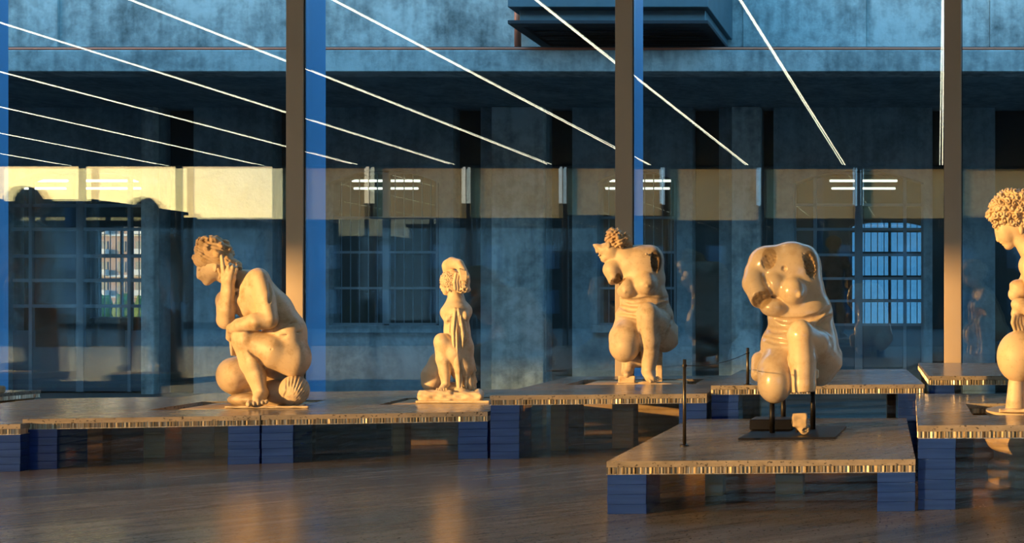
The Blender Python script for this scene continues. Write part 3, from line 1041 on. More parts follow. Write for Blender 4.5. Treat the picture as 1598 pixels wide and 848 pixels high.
    def ringlets(self, amp, cell, f, seed):
        """snail curls side by side"""
        rng = np.random.RandomState(seed)
        X, Y = self.ax[0][:, None], self.ax[1][None, :]
        best = np.full((self.n[0], self.n[1]), 1e9)
        ang = np.zeros_like(best)
        for gx in np.arange(self.ax[0][0], self.ax[0][-1] + cell, cell):
            for gi, gy in enumerate(np.arange(self.ax[1][0], self.ax[1][-1] + cell, cell * .87)):
                cx, cy = gx + (gi % 2) * cell * .5 + rng.uniform(-.2, .2) * cell, gy + rng.uniform(-.2, .2) * cell
                r = np.sqrt((X - cx) ** 2 + (Y - cy) ** 2)
                a = np.arctan2(Y - cy, X - cx) * rng.choice((-1, 1)) + rng.uniform(0, 6)
                m = r < best
                best = np.where(m, r, best)
                ang = np.where(m, a, ang)
        h = np.sin(best * f - ang) * np.clip(best / (cell * .12), 0, 1) - .7 * np.clip(1 - best / (cell * .55), -.4, 1)
        self.D += (amp * h[:, :, None]).astype(np.float32)
        return self

    def patch(self, c, r):
        self.patches.append((np.array(c, float), np.array(r, float)))
        return self

    def mesh(self, name, mat, origin):
        D, n = self.D, self.n
        ins = D < 0
        # cells with a sign change
        cnt = np.zeros(n - 1, np.int8)
        for i in (0, 1):
            for j in (0, 1):
                for k in (0, 1):
                    cnt += ins[i:n[0] - 1 + i, j:n[1] - 1 + j, k:n[2] - 1 + k]
        cells = np.argwhere((cnt > 0) & (cnt < 8))
        idx = np.full(n - 1, -1, np.int64)
        idx[cells[:, 0], cells[:, 1], cells[:, 2]] = np.arange(len(cells))
        acc = np.zeros((len(cells), 3))
        num = np.zeros(len(cells))
        corners = [(i, j, k) for i in (0, 1) for j in (0, 1) for k in (0, 1)]
        for a in corners:
            for ax in range(3):
                if a[ax]:
                    continue
                b = list(a)
                b[ax] = 1
                da = D[cells[:, 0] + a[0], cells[:, 1] + a[1], cells[:, 2] + a[2]]
                db = D[cells[:, 0] + b[0], cells[:, 1] + b[1], cells[:, 2] + b[2]]
                m = (da < 0) != (db < 0)
                t = np.where(m, da / np.where(m, da - db, 1), 0)
                p = np.array(a, float)[None] + 0 * acc
                p[:, ax] += t
                acc[m] += p[m]
                num[m] += 1
        v = self.lo + self.res * (cells + acc / num[:, None])
        faces = []
        for ax in range(3):
            o1, o2 = [(1, 2), (2, 0), (0, 1)][ax]
            sa = [slice(1, n[q] - 1) for q in range(3)]
            sb = list(sa)
            sa[ax] = slice(0, n[ax] - 1)
            sb[ax] = slice(1, n[ax])
            A, B = ins[tuple(sa)], ins[tuple(sb)]
            for flip, mask in ((0, A & ~B), (1, ~A & B)):
                e = np.argwhere(mask)
                off = np.ones(3, int)
                off[ax] = 0
                e = e + off
                u1, u2 = np.zeros(3, int), np.zeros(3, int)
                u1[o1], u2[o2] = 1, 1
                q = [e - u1 - u2, e - u2, e, e - u1]
                g = np.stack([idx[w[:, 0], w[:, 1], w[:, 2]] for w in q], 1)
                faces.append(g if not flip else g[:, ::-1])
        fc = np.concatenate(faces)
        fc = fc[(fc >= 0).all(1)]
        # light smoothing of the net
        e = np.concatenate([fc[:, [0, 1]], fc[:, [1, 2]], fc[:, [2, 3]], fc[:, [3, 0]]])
        for _ in range(1):
            s = np.zeros_like(v)
            c = np.zeros(len(v))
            for i in range(3):
                s[:, i] = np.bincount(e[:, 0], v[e[:, 1], i], len(v)) + np.bincount(e[:, 1], v[e[:, 0], i], len(v))
            c = np.bincount(e[:, 0], minlength=len(v)) + np.bincount(e[:, 1], minlength=len(v))
            v = v * .5 + .5 * s / np.maximum(c, 1)[:, None]
        pv = np.zeros(len(v), np.float32)
        for c, r in self.patches:
            d = np.sqrt((((v - c) / r) ** 2).sum(1))
            pv = np.maximum(pv, np.clip((1.12 - d) / .2, 0, 1))
        u, vv = self.ox + v[:, 0] / self.sc, self.oy + v[:, 1] / self.sc
        Y = self.Y + v[:, 2] / self.sc * self.Y / F
        P = np.stack([(u - CX) * Y / F, Y, HC - (vv - CY) * Y / F], 1) - np.array(origin)
        me = bpy.data.meshes.new(name)
        me.vertices.add(len(P))
        me.vertices.foreach_set('co', P.astype(np.float32).ravel())
        me.loops.add(fc.size)
        me.loops.foreach_set('vertex_index', fc.ravel().astype(np.int32))
        me.polygons.add(len(fc))
        me.polygons.foreach_set('loop_start', np.arange(0, fc.size, 4, dtype=np.int32))
        me.polygons.foreach_set('use_smooth', np.ones(len(fc), bool))
        me.update(calc_edges=True)
        me.validate()
        at = me.attributes.new('patch', 'FLOAT', 'POINT')
        at.data.foreach_set('value', pv)
        me.materials.append(mat)
        bm = bmesh.new()
        bm.from_mesh(me)
        bmesh.ops.recalc_face_normals(bm, faces=bm.faces)
        bm.to_mesh(me)
        bm.free()
        return me


def statue(org, label, parts):
    e = empty('marble_statue', org)
    for nm, sc, mt in parts:
        link(nm, sc.mesh(nm, M[mt], org), e)
    tag(e, label, 'statue', 'crouching marble statues')
    return e


# ---- statue 1: crouching woman, head in hand, seated on a shell
q = Sculpt(280, 350, 2.827, 6.62, (50, 45, -235), (600, 830, 190), 3.1)
for s in (-1, 1):
    q.chain([(338, 292, s * 42, 80), (415, 385, s * 36, 84), (470, 478, s * 36, 88), (486, 575, s * 48, 86)], 26)
q.ball((348, 243, -72), 50, 24).ball((300, 258, 78), 46, 24)
q.cone((275, 330, -40), (268, 335, -42), 36, 30, 18)                       # breasts, mostly hidden by the arm
q.cone((272, 335, 45), (262, 342, 48), 38, 30, 18)
q.chain([(195, 222, 0, 40), (248, 240, 0, 42), (305, 258, 0, 60)], 16)       # neck
q.ell((150, 178, 2), (72, 72, 60), 10)                                     # skull
q.ell((127, 206, 0), (43, 50, 44), 12, rot=-18)                            # face
q.chain([(112, 222, 0, 36), (124, 246, 0, 23), (119, 256, 0, 14)], 10)       # jaw and chin
q.chain([(84, 196, 0, 8), (87, 233, 0, 9.5)], 6)                            # nose
q.ell((104, 243, 0), (9, 5, 15), 3).ell((110, 252, 0), (8, 4, 12), 3)       # lips
for s in (-1, 1):
    q.ell((92, 204, s * 24), (8, 5, 10), 6, sub=True)
    q.ball((99, 206, s * 23), 8, 4)
q.ell((160, 195, -58), (9, 18, 7), 3, rot=10)                              # ear
q.chain([(285, 275, 78, 46), (205, 338, 55, 44), (203, 420, -15, 40)], 14)  # right upper arm
q.chain([(204, 424, -20, 40), (205, 372, -42, 40), (214, 300, -62, 30), (214, 282, -64, 29)], 10)
q.chain([(214, 284, -64, 28), (216, 240, -72, 33), (222, 215, -74, 30)], 8)  # hand
q.chain([(196, 220, -86, 13), (192, 188, -88, 11), (186, 142, -84, 8.5)], 4)
q.chain([(214, 210, -92, 11), (216, 188, -88, 10), (222, 178, -70, 9)], 3)
q.chain([(230, 212, -92, 11), (234, 192, -88, 10), (236, 182, -68, 9)], 3)
q.chain([(244, 216, -88, 10), (250, 198, -84, 9), (250, 190, -64, 8)], 3)
q.chain([(200, 240, -60, 12), (184, 222, -55, 9), (178, 200, -52, 7)], 4)
q.ell((214, 298, -62), (34, 6, 33), 2).ell((252, 291, -66), (12, 10, 8), 2)   # bracelet with its strut
q.ell((300, 340, 0), (62, 84, 78), 16)
q.chain([(350, 246, -86, 50), (375, 330, -116, 46), (394, 418, -136, 43)], 7)  # left arm
q.chain([(394, 420, -136, 42), (330, 432, -150, 38), (262, 446, -130, 29), (230, 460, -96, 22)], 7)
q.chain([(228, 462, -86, 22), (222, 500, -30, 18)], 8)
for i in range(3):
    q.chain([(226 + 6 * i, 500, -30 + 14 * i, 9), (230 + 7 * i, 545, -22 + 15 * i, 8), (232 + 7 * i, 575, -14 + 15 * i, 7)], 3)
q.chain([(500, 590, -56, 84), (400, 560, -80, 76), (292, 516, -84, 58)], 16)  # left thigh
q.ell((280, 508, -96), (50, 50, 50), 12)
q.chain([(288, 520, -86, 54), (320, 612, -82, 55), (338, 668, -86, 44), (355, 738, -94, 33)], 12)
q.chain([(362, 745, -84, 34), (352, 772, -120, 30), (342, 786, -158, 22)], 8)  # foot
for i, (x, r) in enumerate(((304, 13), (326, 11), (346, 10.5), (364, 10), (380, 9))):
    q.chain([(x + 6, 786 - i, -160, r), (x, 796 - i * 2, -186 + i * 5, r * .95)], 4)
q.chain([(480, 620, 66, 84), (330, 640, 60, 78), (240, 668, 45, 78)], 14)    # right thigh and knee
q.ell((232, 670, 30), (70, 78, 70), 10)
q.chain([(250, 710, 60, 50), (430, 745, 95, 42), (500, 770, 100, 30)], 10)
for a, b, r in (((440, 460, -128), (525, 428, -104), 4), ((448, 494, -130), (540, 474, -104), 4)):
    q.cone(a, b, r, r * .6, 9, sub=True)                                   # folds of the waist
q.ball((406, 553, -158), 3, 2, sub=True)
q.fold([(395, 262), (402, 300), (398, 345)], 5, 9).fold([(306, 560), (345, 590), (380, 640)], 5, 8)
hr = Sculpt(280, 350, 2.827, 6.62, (40, 40, -100), (300, 250, 100), 2.6)
hr.ell((152, 138, 2), (84, 76, 66), 8, rot=12).ell((120, 158, 0), (58, 46, 60), 8).chain([(215, 168, -20, 34), (248, 182, -12, 22), (262, 200, -10, 16)], 8)
hr.ell((128, 80, 0), (48, 22, 34), 8, rot=-6)
hr.curls((150, 138, 2), (84, 76, 66), lambda x, y, z: y < .2, 40, 13, 1, 12, .6)
hr.curls((128, 82, 0), (50, 26, 38), lambda x, y, z: y < .5, 40, 10, 2)
hr.curls((246, 186, -12), (24, 20, 24), lambda x, y, z: True, 26, 9, 3)
hr.strands(2.3, .34, -.45, 1.9)
hr.chain([(172, 200, -60, 8), (180, 222, -58, 6), (176, 240, -54, 4)], 3).chain([(250, 215, -20, 12), (268, 236, -30, 8)], 4)
sh = Sculpt(280, 350, 2.827, 6.62, (130, 640, -220), (600, 835, 190), 3.1)
sh.ell((505, 735, -66), (72, 68, 66), 6, rot=-20).ell((420, 748, 10), (90, 62, 90), 20).ell((300, 775, 30), (90, 30, 110), 20)
for i in range(10):                                                        # grooves fan out from the hinge
    a = math.radians(118 - 15 * i)
    x1, y1 = 505 + 66 * math.cos(a), 733 - 62 * math.sin(a)
    x0, y0 = 452 + 7 * i, 786 + 2 * i
    sh.fold([(x0, y0), ((x0 + x1) / 2 + 10 - i, (y0 + y1) / 2 + 6), (x1, y1)], 4.2, 5)
sh.slab((385, 808, -30), (185, 5, 140), 3, rough=2)
statue(S1, 'crouching marble woman propping her head on one hand, seated on a shell', (('body', q, 'marble_warm'), ('hair', hr, 'marble_hair'), ('shell_base', sh, 'marble_grey')))

# ---- statue 2: small crouching woman with raised arm and hanging cloth
q = Sculpt(630, 390, 3.393, 6.98, (60, 25, -190), (450, 830, 150), 2.8)
for s in (-1, 1):
    q.chain([(278, 335, s * 34, 66), (282, 430, s * 26, 66), (302, 520, s * 28, 66), (310, 640, s * 34, 62)], 20)
q.ball((234, 336, -44), 38, 22).ball((316, 330, -30), 44, 22).ball((290, 318, 55), 44, 18)
q.cone((268, 240, 0), (276, 300, 0), 33, 50, 22).cone((275, 262, 0), (322, 322, -10), 30, 38, 20).cone((262, 268, 0), (226, 330, -30), 28, 30, 18)
q.ell((262, 165, 0), (56, 62, 56), 8).ell((226, 190, 6), (27, 46, 38), 8)
q.ball((222, 226, 6), 15, 10).chain([(200, 176, 6, 5), (197, 200, 6, 7)], 4).ell((203, 214, 6), (6, 6, 11), 3)
q.ell((236, 212, -34), (8, 14, 6), 3)
q.chain([(292, 300, 62, 44), (262, 190, 74, 38), (236, 92, 26, 33)], 8)     # raised arm behind the head
q.chain([(236, 84, 20, 34), (256, 70, -12, 31), (292, 76, -46, 26), (314, 112, -62, 24)], 4)
for i in range(4):
    q.chain([(296 + 11 * i, 106 + 4 * i, -84, 8.5), (302 + 10 * i, 134 + 2 * i, -92, 7.5), (306 + 8 * i, 160, -88, 6)], 2.5)
q.ball((238, 366, -74), 27, 10).ball((230, 374, -96), 8, 4)
q.ell((322, 352, -72), (26, 30, 28), 8)
q.chain([(312, 610, -34, 66), (265, 545, -66, 58), (206, 490, -74, 46)], 12)   # near leg
q.ell((200, 482, -84), (40, 40, 38), 8)
q.chain([(206, 500, -78, 45), (212, 580, -70, 42), (218, 650, -72, 32), (222, 705, -76, 23)], 10)
q.chain([(222, 715, -74, 24), (205, 735, -96, 17), (192, 742, -112, 12)], 6)
for i in range(5):
    q.chain([(178 + 12 * i, 738, -112 + i, 6.5), (174 + 13 * i, 746, -126 + i * 2, 6)], 2.5)
q.chain([(250, 560, 40, 52), (190, 600, 30, 56), (152, 672, 14, 60), (142, 705, 8, 50)], 14)   # far leg
q.chain([(150, 715, 20, 38), (280, 735, 60, 32)], 10)
hr = Sculpt(630, 390, 3.393, 6.98, (180, 80, -100), (375, 260, 90), 2.4)
hr.ell((260, 164, 0), (62, 50, 60), 6).ell((318, 165, -20), (34, 62, 48), 8)
hr.ell((240, 162, 0), (50, 50, 60), 6).ringlets(2.6, 17, .75, 4)
for i in range(6):
    hr.chain([(276 + 13 * i, 128 + 2 * i, -66 + 3 * i, 9), (268 + 14 * i, 170, -68 + 4 * i, 9), (272 + 14 * i, 208 + (i % 2) * 6, -62 + 5 * i, 9)], 3)
hr.curls((312, 210, -20), (38, 14, 42), lambda x, y, z: True, 50, 8, 5)
cl = Sculpt(630, 390, 3.393, 6.98, (220, 290, -190), (410, 770, 90), 1.9)
cl.chain([(272, 318, -92, 13), (268, 420, -100, 17), (276, 540, -104, 22), (290, 640, -92, 20), (293, 742, -84, 12)], 6)
for (pts) in ([(288, 318, -92, 11), (306, 400, -98, 12), (318, 480, -98, 11), (300, 600, -92, 10), (306, 735, -86, 9)],
              [(300, 325, -88, 10), (322, 400, -88, 11), (330, 500, -80, 11), (340, 600, -76, 10), (326, 735, -74, 9)],
              [(330, 352, -70, 10), (334, 440, -62, 12), (348, 560, -52, 12), (366, 650, -50, 10), (350, 738, -56, 9)],
              [(340, 420, -34, 12), (352, 540, -22, 14), (366, 640, -16, 13), (376, 730, -20, 11)],
              [(258, 330, -88, 8), (262, 400, -96, 9), (266, 500, -106, 8), (272, 565, -108, 6)],
              [(318, 500, -88, 9), (352, 600, -66, 9), (382, 700, -46, 8)],
              [(330, 470, -70, 8), (362, 560, -40, 8), (378, 640, -24, 8)],
              [(310, 620, -84, 8), (338, 690, -72, 8), (372, 735, -48, 8)]):
    cl.chain(pts, 5)
cl.ell((300, 400, -74), (36, 88, 24), 6, rot=-8).ell((325, 570, -48), (38, 170, 34), 8, rot=-5).ell((345, 690, -40), (38, 55, 36), 8)
cl.chain([(236, 372, -88, 8), (246, 350, -96, 8), (270, 345, -98, 9)], 3).chain([(244, 390, -84, 7), (240, 440, -84, 7), (252, 445, -86, 6)], 3)
for pts, r in (([(280, 330), (272, 440), (276, 570)], 6), ([(296, 350), (300, 460), (306, 600), (302, 730)], 6), ([(312, 360), (326, 440), (318, 560), (318, 730)], 6), ([(338, 440), (336, 560), (346, 650), (336, 735)], 6), ([(348, 520), (362, 620), (366, 735)], 6), ([(330, 480), (350, 580), (376, 660)], 5)):
    cl.fold(pts, r, 4)
ro = Sculpt(630, 390, 3.393, 6.98, (40, 700, -210), (470, 835, 170), 2.8)
ro.slab((165, 775, -25), (92, 30, 120), 10, rough=4, rnd=20).slab((300, 778, -25), (120, 26, 115), 12, rough=4, rnd=20).ell((300, 752, -70), (50, 26, 40), 12).ell((395, 765, -30), (30, 30, 70), 12)
ro.slab((258, 806, -20), (195, 7, 150), 2)
statue(S2, 'small crouching marble woman, one arm over her head, cloth hanging from her chest', (('body', q, 'marble_pale'), ('hair', hr, 'marble_pale'), ('drapery', cl, 'marble_pale'), ('rock_base', ro, 'marble_pale')))

# ---- statue 3: armless crouching woman with broken face
q = Sculpt(900, 340, 3.028, 7.44, (60, 40, -215), (480, 815, 170), 2.8)
q.ell((300, 215, 0), (112, 88, 76), 20).ell((308, 290, 0), (112, 100, 78), 20)
q.ell((352, 190, 0), (56, 60, 58), 16).ell((235, 215, 0), (70, 70, 62), 20)
q.ell((318, 385, 0), (116, 100, 80), 20).ell((318, 470, 6), (136, 90, 90), 20)
q.ell((312, 530, 12), (140, 72, 94), 18).ell((398, 485, 10), (58, 100, 74), 18)
q.ball((236, 336, -60), 48, 18).ball((326, 314, -68), 54, 18).ball((228, 350, -101), 8, 6).ball((334, 322, -115), 8, 6)
q.chain([(190, 215, -10, 46), (165, 245, -30, 40), (176, 292, -44, 30)], 12)
q.plane((190, 300, -52), (.25, .75, -.6), 46, 4, 3).patch((196, 296, -58), (24, 34, 22))
q.chain([(172, 160, -12, 42), (225, 180, -5, 54), (270, 200, 0, 60)], 14)     # neck
q.ell((158, 150, -16), (46, 52, 46), 8).chain([(120, 150, -22, 26), (92, 132, -26, 12), (78, 122, -27, 5)], 8)
q.chain([(165, 175, -18, 36), (134, 190, -22, 21), (128, 196, -23, 14)], 8)
q.ell((108, 178, -26), (8, 5, 13), 3).ell((114, 188, -26), (8, 4, 11), 3).chain([(92, 140, -27, 7), (96, 162, -27, 7)], 4)
q.plane((105, 122, -20), (-.08, -1, 0), 44, 2, 1.5)
q.ell((152, 128, -62), (9, 16, 7), 3)
q.scar(376, 204, 29, 56, 4, 5, 3.5)
q.ball((329, 172, -76), 7, 3)
for pts, r in (([(205, 388), (260, 398), (330, 388), (400, 392), (440, 372)], 9), ([(198, 418), (250, 434), (300, 432)], 9), ([(380, 420), (430, 402)], 8), ([(188, 458), (240, 472), (290, 474)], 9), ([(165, 512), (230, 506), (285, 530)], 8)):
    q.fold(pts, r, 10)
q.chain([(410, 555, 24, 80), (372, 500, -60, 66), (338, 456, -112, 54)], 14)   # left leg
q.ell((334, 456, -118), (52, 56, 44), 10)
q.chain([(338, 475, -112, 53), (344, 580, -92, 50), (346, 640, -86, 42), (338, 722, -82, 32)], 10)
q.chain([(338, 728, -80, 32), (346, 752, -112, 25), (358, 766, -140, 17)], 6)
for i in range(5):
    q.chain([(342 + 10 * i, 764 - 2 * i, -142 + 4 * i, 8), (350 + 11 * i, 776 - 3 * i, -158 + 6 * i, 7.5 - .4 * i)], 2.5)
q.ell((415, 575, 36), (44, 58, 70), 14)
q.chain([(255, 530, 0, 84), (232, 570, -70, 78), (226, 606, -92, 72)], 14)    # right leg
q.ell((226, 612, -100), (70, 72, 60), 8)
q.chain([(252, 640, 0, 44), (244, 700, -14, 30), (240, 728, -20, 30)], 8)
q.chain([(240, 730, -20, 24), (236, 744, -50, 16)], 5)
q.ell((300, 670, 20), (90, 40, 60), 14)
q.fold([(412, 575), (440, 510), (450, 470)], 5, 9).fold([(300, 500), (302, 560), (312, 620)], 5, 8)
hr = Sculpt(900, 340, 3.028, 7.44, (120, 40, -90), (290, 170, 60), 2.3)
hr.ell((195, 112, -16), (52, 40, 48), 6).ell((176, 78, -16), (32, 26, 30), 6).ell((238, 118, -14), (24, 28, 26), 6)
hr.curls((195, 112, -16), (54, 42, 52), lambda x, y, z: y < .7, 34, 12, 6, 6).curls((176, 78, -16), (32, 26, 31), lambda x, y, z: y < .6, 16, 11, 7, 6).strands(2.4, .34, .8, 1.5, 1.0)
hr.chain([(240, 92, -30, 9), (254, 120, -30, 9), (258, 140, -26, 7)], 3)
bs = Sculpt(900, 340, 3.028, 7.44, (160, 600, -190), (460, 815, 120), 2.8)
bs.slab((236, 768, -20), (39, 20, 38), 2, rough=2).slab((390, 700, 30), (15, 84, 22), 2, rough=2).ell((350, 782, -90), (60, 9, 72), 3, rough=2)
bs.slab((320, 790, -40), (130, 7, 130), 2, rough=2)
statue(S3, 'armless crouching marble woman with broken face turned to the left', (('body', q, 'marble_grey'), ('hair', hr, 'marble_hair'), ('base', bs, 'marble_warm')))

# ---- statue 4: polished headless torso on rods
P4 = on_top(1236, 676, .227)
q = Sculpt(1130, 360, 2.495, 5.50, (55, 30, -215), (460, 690, 150), 2.6)
q.ell((262, 150, 0), (112, 108, 84), 20).ell((272, 225, 0), (118, 100, 86), 20).ell((170, 130, -5), (78, 72, 70), 24).ell((325, 150, 10), (52, 90, 62), 18)
q.chain([(128, 165, -18, 50), (118, 205, -50, 46), (140, 262, -84, 42)], 12)
q.plane((142, 268, -96), (.30, .50, -.81), 60, 3, 2.2).patch((146, 264, -92), (42, 42, 30))
q.ell((266, 236, -78), (52, 56, 50), 14).ball((294, 250, -116), 11, 10).ell((200, 208, -62), (46, 46, 46), 16).ell((192, 300, -70), (52, 36, 46), 10)
q.ell((296, 330, 0), (128, 130, 92), 22).ell((291, 450, 8), (150, 122, 102), 20)
q.scar(176, 106, 30, 48, 18, 4, 2.5).scar(338, 130, 30, 60, -12, 7, 6)
q.ball((233, 148, -80), 10, 5, sub=True)
for pts, r in (([(160, 330), (230, 352), (310, 350), (370, 330), (408, 300)], 7), ([(155, 376), (200, 390), (250, 392)], 8), ([(148, 416), (195, 434), (245, 440)], 7), ([(360, 372), (425, 332)], 8), ([(365, 420), (435, 410)], 5),
               ([(150, 175), (172, 215), (186, 258)], 6)):
    q.fold(pts, r, 12)
q.chain([(392, 500, 34, 72), (350, 450, -60, 68), (302, 410, -122, 56)], 12)
q.ell((298, 405, -126), (50, 58, 44), 10)
q.chain([(302, 430, -122, 53), (306, 500, -112, 55), (308, 600, -112, 50), (308, 650, -112, 46)], 5)
q.plane((306, 630, -112), (.05, 1, 0), 90, 3, 1.5)
q.ell((374, 525, 44), (64, 82, 76), 14).ell((385, 435, 18), (56, 110, 80), 18)
q.chain([(236, 490, 0, 80), (200, 545, -70, 70), (197, 604, -98, 66)], 7)
q.ell((198, 590, -100), (67, 84, 66), 6)
q.chain([(140, 505, 10, 34), (134, 560, -20, 30)], 12)
q.slab((357, 560, -100), (11, 18, 14), 3, rough=3)
fr = Sculpt(1130, 360, 2.495, 5.30, (255, 690, -60), (345, 805, 60), 1.8)
fr.slab((294, 738, 0), (29, 26, 26), 8, rough=3, rnd=6).chain([(298, 755, -2, 24), (312, 776, -8, 20)], 10).ell((322, 782, -26), (16, 16, 12), 3, rough=4, sub=True)
e = empty('marble_torso', P4)
link('body', q.mesh('body', M['marble_polished'], P4), e)
tag(e, 'polished headless marble torso held on black rods', 'statue', 'crouching marble statues')
# stand: plate, box and three rods
st = empty('display_stand', P4)
fl, fr_, br = on_top(1152, 687.5, .227), on_top(1303, 686, .227), on_top(1321, 668.5, .227)
bl = fl + (br - fr_)
pl = [Vector((a.x - P4.x, a.y - P4.y, 0)) for a in (fl, fr_, br, bl)]
MB().add([(a.x, a.y, 0.0005) for a in pl] + [(a.x, a.y, .011) for a in pl], [(0, 1, 5, 4), (1, 2, 6, 5), (2, 3, 7, 6), (3, 0, 4, 7), (4, 5, 6, 7), (3, 2, 1, 0)]).obj('plate', M['black_steel'], st)
for u, v, vt in ((1205, 679, 622), (1222.5, 669, 612), (1268.5, 673, 600)):
    b = on_top(u, v, .227)
    MB().tube([(b.x - P4.x, b.y - P4.y, .011), (b.x - P4.x, b.y - P4.y, (v - vt) * b.y / F)], .0145, 16).obj('rod', M['black_steel'], st, smooth=True)
a, b = on_top(1168.5, 675.5, .227), on_top(1236, 675.5, .227)
MB().box(a.x - P4.x, b.x - P4.x, .03, .20, .0115, .068, .004).obj('box', M['black_steel'], st)
b = on_top(1250, 678, .227)
for dx in (-.02, .02):
    MB().tube([(b.x - P4.x + dx, b.y - P4.y, .011), (b.x - P4.x + dx, b.y - P4.y, .05)], .008, 10).obj('peg', M['black_steel'], st)
tag(st, 'black steel stand with plate, box and rods under the polished torso', 'stand')
b.z = .227 + .03
f2 = link('marble_fragment', fr.mesh('marble_fragment', M['marble_rough'], b), None, b)
tag(f2, 'small broken marble fragment on the black stand', 'fragment')

# ---- statue 5: curly haired crouching woman cut by the right edge (drawn in photo pixels x 3)
K = 3.0
q = Sculpt(1540, 280, K, 5.32, (0, 20, -250), (600, 1100, 220), 3.6)
for s in (-1, 1):
    q.chain([(255, 440, s * 50, 88), (300, 540, s * 42, 86), (345, 650, s * 44, 90), (375, 760, s * 54, 90)], 26)
q.ball((215, 395, -92), 58, 24).ball((250, 385, 92), 56, 24)
q.chain([(150, 250, 0, 50), (200, 320, 0, 52), (240, 390, 0, 70)], 16)
q.ell((150, 185, 0), (96, 100, 76), 10).ell((92, 235, 0), (52, 72, 56), 12, rot=-8)
q.chain([(100, 270, 0, 44), (104, 302, 0, 26), (100, 312, 0, 18)], 10)
q.chain([(42, 230, 0, 8), (54, 284, 0, 11)], 6).ell((72, 297, 0), (12, 6, 20), 3).ell((80, 307, 0), (10, 5, 15), 3)
for s in (-1, 1):
    q.ell((54, 236, s * 30), (12, 8, 14), 4, sub=True)
    q.ball((64, 239, s * 28), 11, 3)
q.ell((162, 240, -72), (11, 20, 9), 4)
q.cone((148, 520, -62), (135, 538, -66), 52, 36, 18).cone((160, 520, 62), (150, 538, 66), 52, 36, 18)
q.chain([(205, 405, -100, 58), (250, 520, -130, 50), (230, 620, -130, 44)], 12)
q.chain([(225, 620, -128, 42), (160, 590, -130, 32), (140, 585, -126, 28)], 10)
q.chain([(150, 590, -120, 28), (138, 630, -112, 26)], 8)
for i in range(4):
    q.chain([(128 + 12 * i, 640, -130 + 8 * i, 12), (122 + 16 * i, 672, -134 + 8 * i, 11), (130 + 18 * i, 700, -128 + 8 * i, 9)], 3)
q.chain([(270, 420, 100, 54), (200, 480, 60, 46), (215, 360, -20, 36)], 12)
q.chain([(400, 800, -60, 100), (280, 800, -110, 92), (160, 828, -110, 100)], 16)
q.ell((150, 830, -112), (104, 122, 92), 12)
q.chain([(390, 790, 60, 100), (290, 720, 70, 80), (220, 680, 60, 62)], 16)
q.chain([(222, 690, 60, 60), (240, 820, 60, 56), (235, 960, 50, 40)], 12)
q.chain([(235, 980, 50, 40), (200, 1040, 20, 32), (170, 1056, 0, 24)], 8)
q.chain([(190, 900, -70, 60), (330, 930, -60, 54), (420, 1000, -50, 44)], 12)
hr = Sculpt(1540, 280, K, 5.32, (-20, 20, -120), (290, 300, 120), 3.0)
hr.ell((145, 140, 0), (118, 86, 92), 8, rot=6).ell((70, 150, 0), (60, 62, 74), 10)
hr.curls((138, 145, 0), (114, 84, 92), lambda x, y, z: y < .5, 60, 22, 11, 9)
hr.curls((72, 158, 0), (60, 60, 76), lambda x, y, z: x < .5, 30, 20, 12, 9)
hr.ell((190, 200, 0), (70, 42, 84), 8).ringlets(3.6, 34, .42, 8)
bs = Sculpt(1540, 280, K, 5.32, (30, 900, -250), (560, 1120, 220), 3.6)
bs.cone((140, 940, -100), (135, 1085, -100), 38, 50, 4).slab((290, 1084, -20), (232, 8, 160), 3, rough=3).slab((330, 1040, -40), (80, 50, 80), 12, rough=6, rnd=16)
statue(S5, 'curly haired crouching marble woman cut off by the right edge', (('body', q, 'marble_warm'), ('hair', hr, 'marble_warm'), ('base', bs, 'marble_pale')))

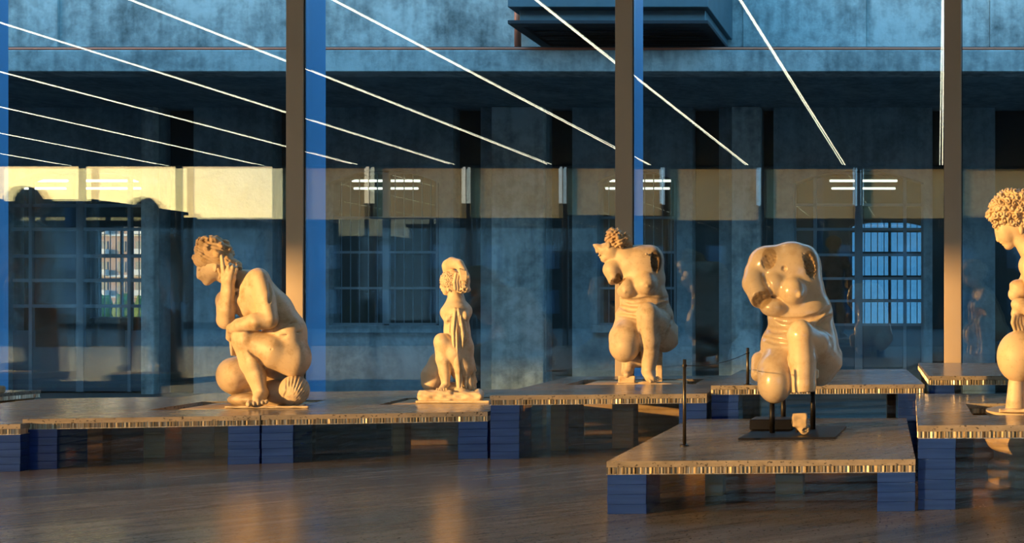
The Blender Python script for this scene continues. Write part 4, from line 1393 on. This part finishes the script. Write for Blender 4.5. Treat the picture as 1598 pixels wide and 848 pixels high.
# ---- standing statues outside the picture, seen in the glass
q = Sculpt(0, 0, 1.0, F / 100.0, (-75, -20, -45), (75, 190, 45), 1.5)       # drawn in centimetres
q.ell((0, 14, 0), (10, 13, 11), 3).cone((0, 22, 2), (0, 34, 2), 6, 8, 4)
q.ell((0, 46, 1), (20, 13, 11), 6).ell((0, 62, 1), (16, 16, 10), 6).ell((0, 80, 1), (14, 14, 9.5), 6).ell((0, 94, 2), (17, 13, 12), 6)
q.chain([(-20, 40, 0, 7.5), (-27, 66, 2, 6), (-30, 90, -4, 4.4), (-30, 102, -6, 4.2)], 4)
q.chain([(20, 40, 0, 7.5), (29, 62, 4, 6), (24, 82, -12, 4.6), (20, 86, -20, 4.2)], 4)
q.chain([(-9, 98, 1, 10), (-10, 130, -3, 7.5), (-10, 142, -1, 6.8), (-9, 168, 3, 4.4)], 4).cone((-9, 173, 2), (-11, 174, -14), 4.6, 3.5, 3)
q.chain([(9, 98, 1, 10), (12, 130, 0, 7.2), (13, 142, 3, 6.6), (14, 168, 6, 4.4)], 4).cone((14, 173, 6), (18, 174, -10), 4.6, 3.5, 3)
q.chain([(-16, 120, 12, 9), (-17, 176, 12, 11)], 4)
h2 = Sculpt(0, 0, 1.0, F / 100.0, (-30, -20, -30), (30, 40, 30), 1.2)
h2.ell((0, 10, 2), (12, 11.5, 12.5), 2).curls((0, 10, 2), (12, 12, 13), lambda x, y, z: y < .5 or z > .3, 120, 2.6, 15, 1)
b2 = MB().box(-.30, .30, -.26, .26, 0, .06, .01).mesh('base', M['marble_rough'])


class Flat(Sculpt):
    pass


def to_local(me):
    """the drawing above is in centimetres about the axis of the figure: bring it to metres with the feet at 0"""
    n = len(me.vertices)
    co = np.empty(n * 3, np.float32)
    me.vertices.foreach_get('co', co)
    return co.reshape(-1, 3)


def cm_mesh(s, name, mat):
    s.ox, s.oy = CX, CY
    me = s.mesh(name, mat, (0, 0, 0))
    co = to_local(me)
    Y = co[:, 1].copy()
    d = (Y - s.Y) / (s.Y / F)
    x = co[:, 0] / Y * F
    y = -(co[:, 2] - HC) / Y * F
    me.vertices.foreach_set('co', np.stack([x / 100, d / 100, (179 - y) / 100 + .06], 1).astype(np.float32).ravel())
    me.update()
    return me


bm_, hm_ = cm_mesh(q, 'body', M['marble_grey']), cm_mesh(h2, 'hair', M['marble_hair'])
for (x, y, z, rz, s), lab in (((-7.33, 7.62, .28, 2.6, .89), 'standing marble nude mirrored dark against the sunset beside the workshop post'),
                              ((-8.55, 7.5, .28, 3.6, .95), 'standing marble nude mirrored dark at the far left of the glass'),
                              ((-1.85, -1.0, .40, .2, 1.0), 'standing marble nude mirrored in the gate beside the torso')):
    e = empty('standing_statue', (x, y, z), rz)
    e.scale = (s, s, s)
    link('body', bm_, e)
    link('hair', hm_, e)
    link('base', b2, e)
    tag(e, lab, 'statue', 'standing marble statues')
